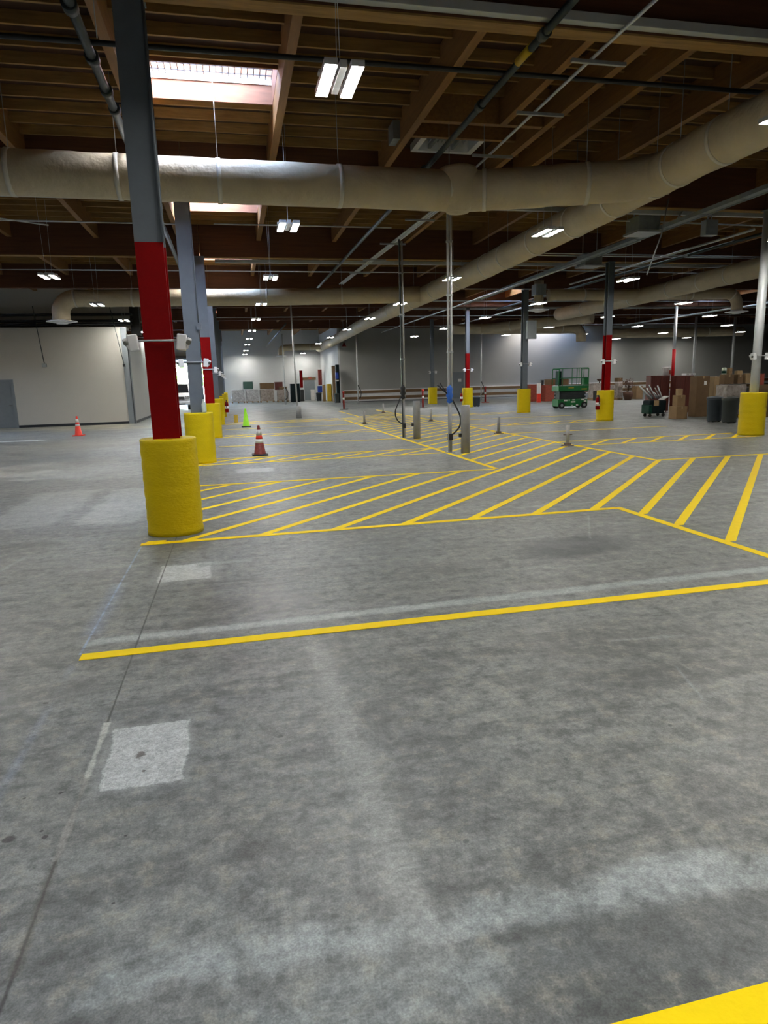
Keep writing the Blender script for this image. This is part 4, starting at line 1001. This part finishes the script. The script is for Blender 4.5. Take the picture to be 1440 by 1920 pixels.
# rails on the back wall
for i, (z0, z1) in enumerate(((.66,.88),(.18,.40))):
    for k, (xa, xb) in enumerate(((XS+.2, DX2-.7), (DX2+.7, 52))):
        tag(MB().box(xa, xb, YR-.16, YR-.10, z0, z1).build('bumper_rail', M['rail'], bevel=.01), '%s brown wooden rail on the back wall %s' % (['upper','lower'][i], ['left of the gray door','right of the gray door'][k]), 'rail', 'wooden bumper rails')
for i, (xa, xb) in enumerate(((XS+.2, DX2-.7), (DX2+.7, 52))):
    struct(MB().box(xa, xb, YR-.10, YR-.002, .04, .95).build('trim_%d' % (i+3), M['white']))
struct(MB().box(XS, 58, YR-.04, YR-.002, 0, .04).build('baseboard_back', M['basec']))
# horns, high window glow
t = thing('paging_horn', (at_y(646,651,52).x, 52.2, 4.3), 'small brown horn speaker high on the wall corner', 'speaker')
MB().lathe([(.05,.3),(.12,.1),(.2,0)], n=16).build('horn', M['brick'], t, True); MB().tube([(0,.3,.2),(0,.79,.2)], .03, 8).build('arm', M['pipeg'], t, True)
# left back area
PAL = []
for i, (xa, xb, yt, Y, m, lb) in enumerate(((433,458,731,60.5,M['wrap'],'silver wrapped pallet furthest left at the back'),(460,485,731,60.3,M['wrap'],'silver wrapped pallet second from left at the back'),(486,514,730,60.1,M['wrapb'],'gray wrapped pallet under the brown boards'),(518,541,731,59.9,M['wrapb'],'gray wrapped pallet left of the black cabinet'))):
    PAL.append(pxbox('wrapped_pallet', xa, xb, yt, Y, 1.2, m, lb, 'wrapped pallet', group='wrapped pallets at the back wall', parts='pallet'))
pxbox('green_board', 455.5, 474, 716, YL-.12, .1, M['chalk'], 'dark green board hanging on the back white wall', 'board', ybot=729.5)
pxbox('board_stack', 486, 514, 718, 60.2, 1.0, M['cardd'], 'stack of brown boards on the third wrapped pallet', 'board stack', on=PAL[2], parts='crate')
pxbox('board_stack', 514, 530, 716.5, 61.8, .5, M['maroon'], 'maroon board standing behind the fourth wrapped pallet', 'board', ybot=731)
pxbox('cardboard_box', 522, 538, 725, 60.1, .7, M['cardd'], 'low brown carton on the wrapped pallet next to the black cabinet', 'cardboard box', on=PAL[3], parts='carton')
pxbox('metal_cabinet', 543, 562, 719.5, 58.5, .7, M['blackcab'], 'tall black cabinet at the back beside the wrapped pallets', 'cabinet', parts='cabinet')
pxbox('red_sign_board', 561, 567, 695, 62.5, .15, M['red'], 'tall narrow bright red board at the back wall', 'board', ybot=727)
pxbox('trash_heap', 562, 570, 731, 60.0, .8, M['rubber'], 'black bagged heap below the tall red board', 'bag')
pxbox('white_panel', 582, 590, 731, 60.5, .08, M['refl'], 'white panel leaning beside the gray back door', 'panel')
pxbox('exit_sign', 578, 584, 707, YL-.12, .08, M['redbox'], 'small red sign above the gray back door', 'sign', ybot=711)
pxbox('brown_cabinet', 595.5, 603, 693, 61.5, .4, M['brick'], 'tall rusty red panel at the white corner', 'panel', ybot=722)
tb = pxbox('trash_bin', 593, 604, 737, 58.0, .6, M['bin'], 'dark bin under the blue box at the back corner', 'trash bin', parts='bin')
pxbox('recycling_box', 595, 604, 724, 58.1, .45, M['recy'], 'blue box on the dark bin at the back corner', 'box', on=tb)
pxbox('tool_rack', 604, 610, 722, 57.5, .4, M['cardl'], 'bundle of pale boards left of the yellow cabinet', 'board')
pxbox('metal_cabinet', 612, 621, 720, 57.0, .7, M['yellowcab'], 'yellow cabinet at the back corner', 'cabinet', parts='cabinet')
pxbox('tool_rack', 621, 628, 686, 53.8, .5, M['cardd'], 'tall dark brown shelf beside the yellow cabinet', 'shelf')
pxbox('tool_rack', 628, 636, 684, 52.0, .45, M['blackcab'], 'tall black shelf stacked with blue goods', 'shelf')
pxbox('recycling_box', 628.5, 634.5, 699, 51.75, .22, M['recy'], 'bright blue carton high on the black shelf', 'box', ybot=710)
pxbox('recycling_box', 629, 635, 713, 51.75, .22, M['refl'], 'small white carton on the black shelf', 'box', ybot=715)
pxbox('trash_bin', 627, 637, 738.5, 50.9, .5, M['bing'], 'dark green gray bin by the end of the wooden rails', 'trash bin', parts='bin')

# ------------------------------------------------------------------ vehicle
p = at_y(346, 768, 47.5)
t = thing('delivery_van', (p.x-.5, 50.0, 0), 'white vehicle facing us behind the columns, before the loading door', 'car')
prof = [(-2.4,.35),(-2.45,.75),(-2.3,1.02),(-1.2,1.12),(-.6,1.72),(.2,1.82),(2.2,1.8),(2.4,1.2),(2.4,.35)]
mb = MB(); A = [mb.bm.verts.new((-.92, y, z)) for y, z in prof]; B = [mb.bm.verts.new((.92, y, z)) for y, z in prof]
mb.bm.faces.new(A); mb.bm.faces.new(B[::-1])
for i in range(len(prof)): mb.bm.faces.new((A[i], B[i], B[(i+1)%len(prof)], A[(i+1)%len(prof)]))
mb.build('car_body', M['vwhite'], t, True, bevel=.07)
mb = MB(); q = [(-.80,-1.16,1.15),(.80,-1.16,1.15),(.70,-.64,1.70),(-.70,-.64,1.70)]
vs = [mb.bm.verts.new(Vector(v)+Vector((0,-.02,.02))) for v in q]; vs2 = [mb.bm.verts.new(Vector(v)+Vector((0,.03,-.01))) for v in q]
mb.bm.faces.new(vs); mb.bm.faces.new(vs2[::-1])
for i in range(4): mb.bm.faces.new((vs[i], vs[(i+1)%4], vs2[(i+1)%4], vs2[i]))
mb.build('windshield', M['vglass'], t, True)
MB().box(-.55,.55,-2.47,-2.40,.68,.92).build('grille', M['vglass'], t, True, bevel=.01)
for k in range(2): MB().box(-.55,.55,-2.485,-2.47,.74+.08*k,.765+.08*k).build('grille_bar', M['chrome'], t, True)
MB().box(-.92,.92,-2.52,-2.38,.38,.60).build('bumper', M['vwhite'], t, True, bevel=.03)
MB().box(-.6,.6,-2.53,-2.50,.38,.46).build('air_intake', M['rubber'], t, True)
for s in (-1, 1):
    MB().box(s*.74-.15, s*.74+.15, -2.46, -2.38, .76, .94).build('headlight', M['chrome'], t, True, bevel=.02)
    MB().box(s*1.02-.09, s*1.02+.09, -.98, -.88, 1.12, 1.32).build('side_mirror', M['vglass'], t, True, bevel=.02)
    for y in (-1.6, 1.5): MB().tube([(s*.80-.11, y, .34),(s*.80+.11, y, .34)], .34, 24).build('wheel', M['tire'], t, True)
p = at_y(281, 770, 44)
t = thing('parts_cart', (p.x, 43, 0), 'yellow and dark cart half hidden behind the red part of the nearest column', 'cart')
MB().box(-.3,.3,-.3,.3,.15,.75).build('lower_box', M['redbox'], t, True); MB().box(-.25,.25,-.25,.25,.75,1.05).build('yellow_top', M['yellowcab'], t, True)
for s in (-.22, .22):
    for q in (-.22, .22): MB().tube([(s-.02,q,.08),(s+.02,q,.08)], .08, 12).build('wheel', M['rubber'], t, True)

# ------------------------------------------------------------------ world, camera, render look
w = bpy.data.worlds.new('overcast_sky'); bpy.context.scene.world = w; w.use_nodes = True
WN, WL = w.node_tree.nodes, w.node_tree.links
bg = WN['Background']
sky = WN.new('ShaderNodeTexSky'); sky.sky_type = 'NISHITA'; sky.sun_disc = False; sky.sun_elevation = math.radians(48); sky.sun_rotation = math.radians(120); sky.dust_density = 2.0
mixn = WN.new('ShaderNodeMix'); mixn.data_type = 'RGBA'; mixn.inputs[0].default_value = .55
WL.new(sky.outputs[0], mixn.inputs[6]); mixn.inputs[7].default_value = (.17,.24,.32,1)
mul = WN.new('ShaderNodeMix'); mul.data_type = 'RGBA'
WL.new(mixn.outputs[2], bg.inputs['Color']); bg.inputs['Strength'].default_value = 24.0

cam = bpy.data.cameras.new('camera'); co = bpy.data.objects.new('camera', cam); col.objects.link(co)
cam.sensor_fit = 'VERTICAL'; cam.sensor_height = 24.0; cam.lens = 24.0*FPX/1920.0
cam.clip_start = .05; cam.clip_end = 300
co.matrix_world = Matrix.Translation((0,0,CAMH)) @ Matrix((( RT.x, UP.x, -fw.x),(RT.y, UP.y, -fw.y),(RT.z, UP.z, -fw.z))).to_4x4()
sc = bpy.context.scene; sc.camera = co
sc.view_settings.view_transform = 'Standard'; sc.view_settings.look = 'None'; sc.view_settings.exposure = 0.46; sc.view_settings.gamma = 1.0
sc.view_settings.use_curve_mapping = False
sc.cycles.use_denoising = True; sc.cycles.max_bounces = 6; sc.cycles.diffuse_bounces = 4; sc.cycles.glossy_bounces = 2; sc.cycles.use_adaptive_sampling = True; sc.cycles.adaptive_threshold = .03; sc.cycles.sample_clamp_indirect = 8.0
sc.cycles.caustics_reflective = False; sc.cycles.caustics_refractive = False
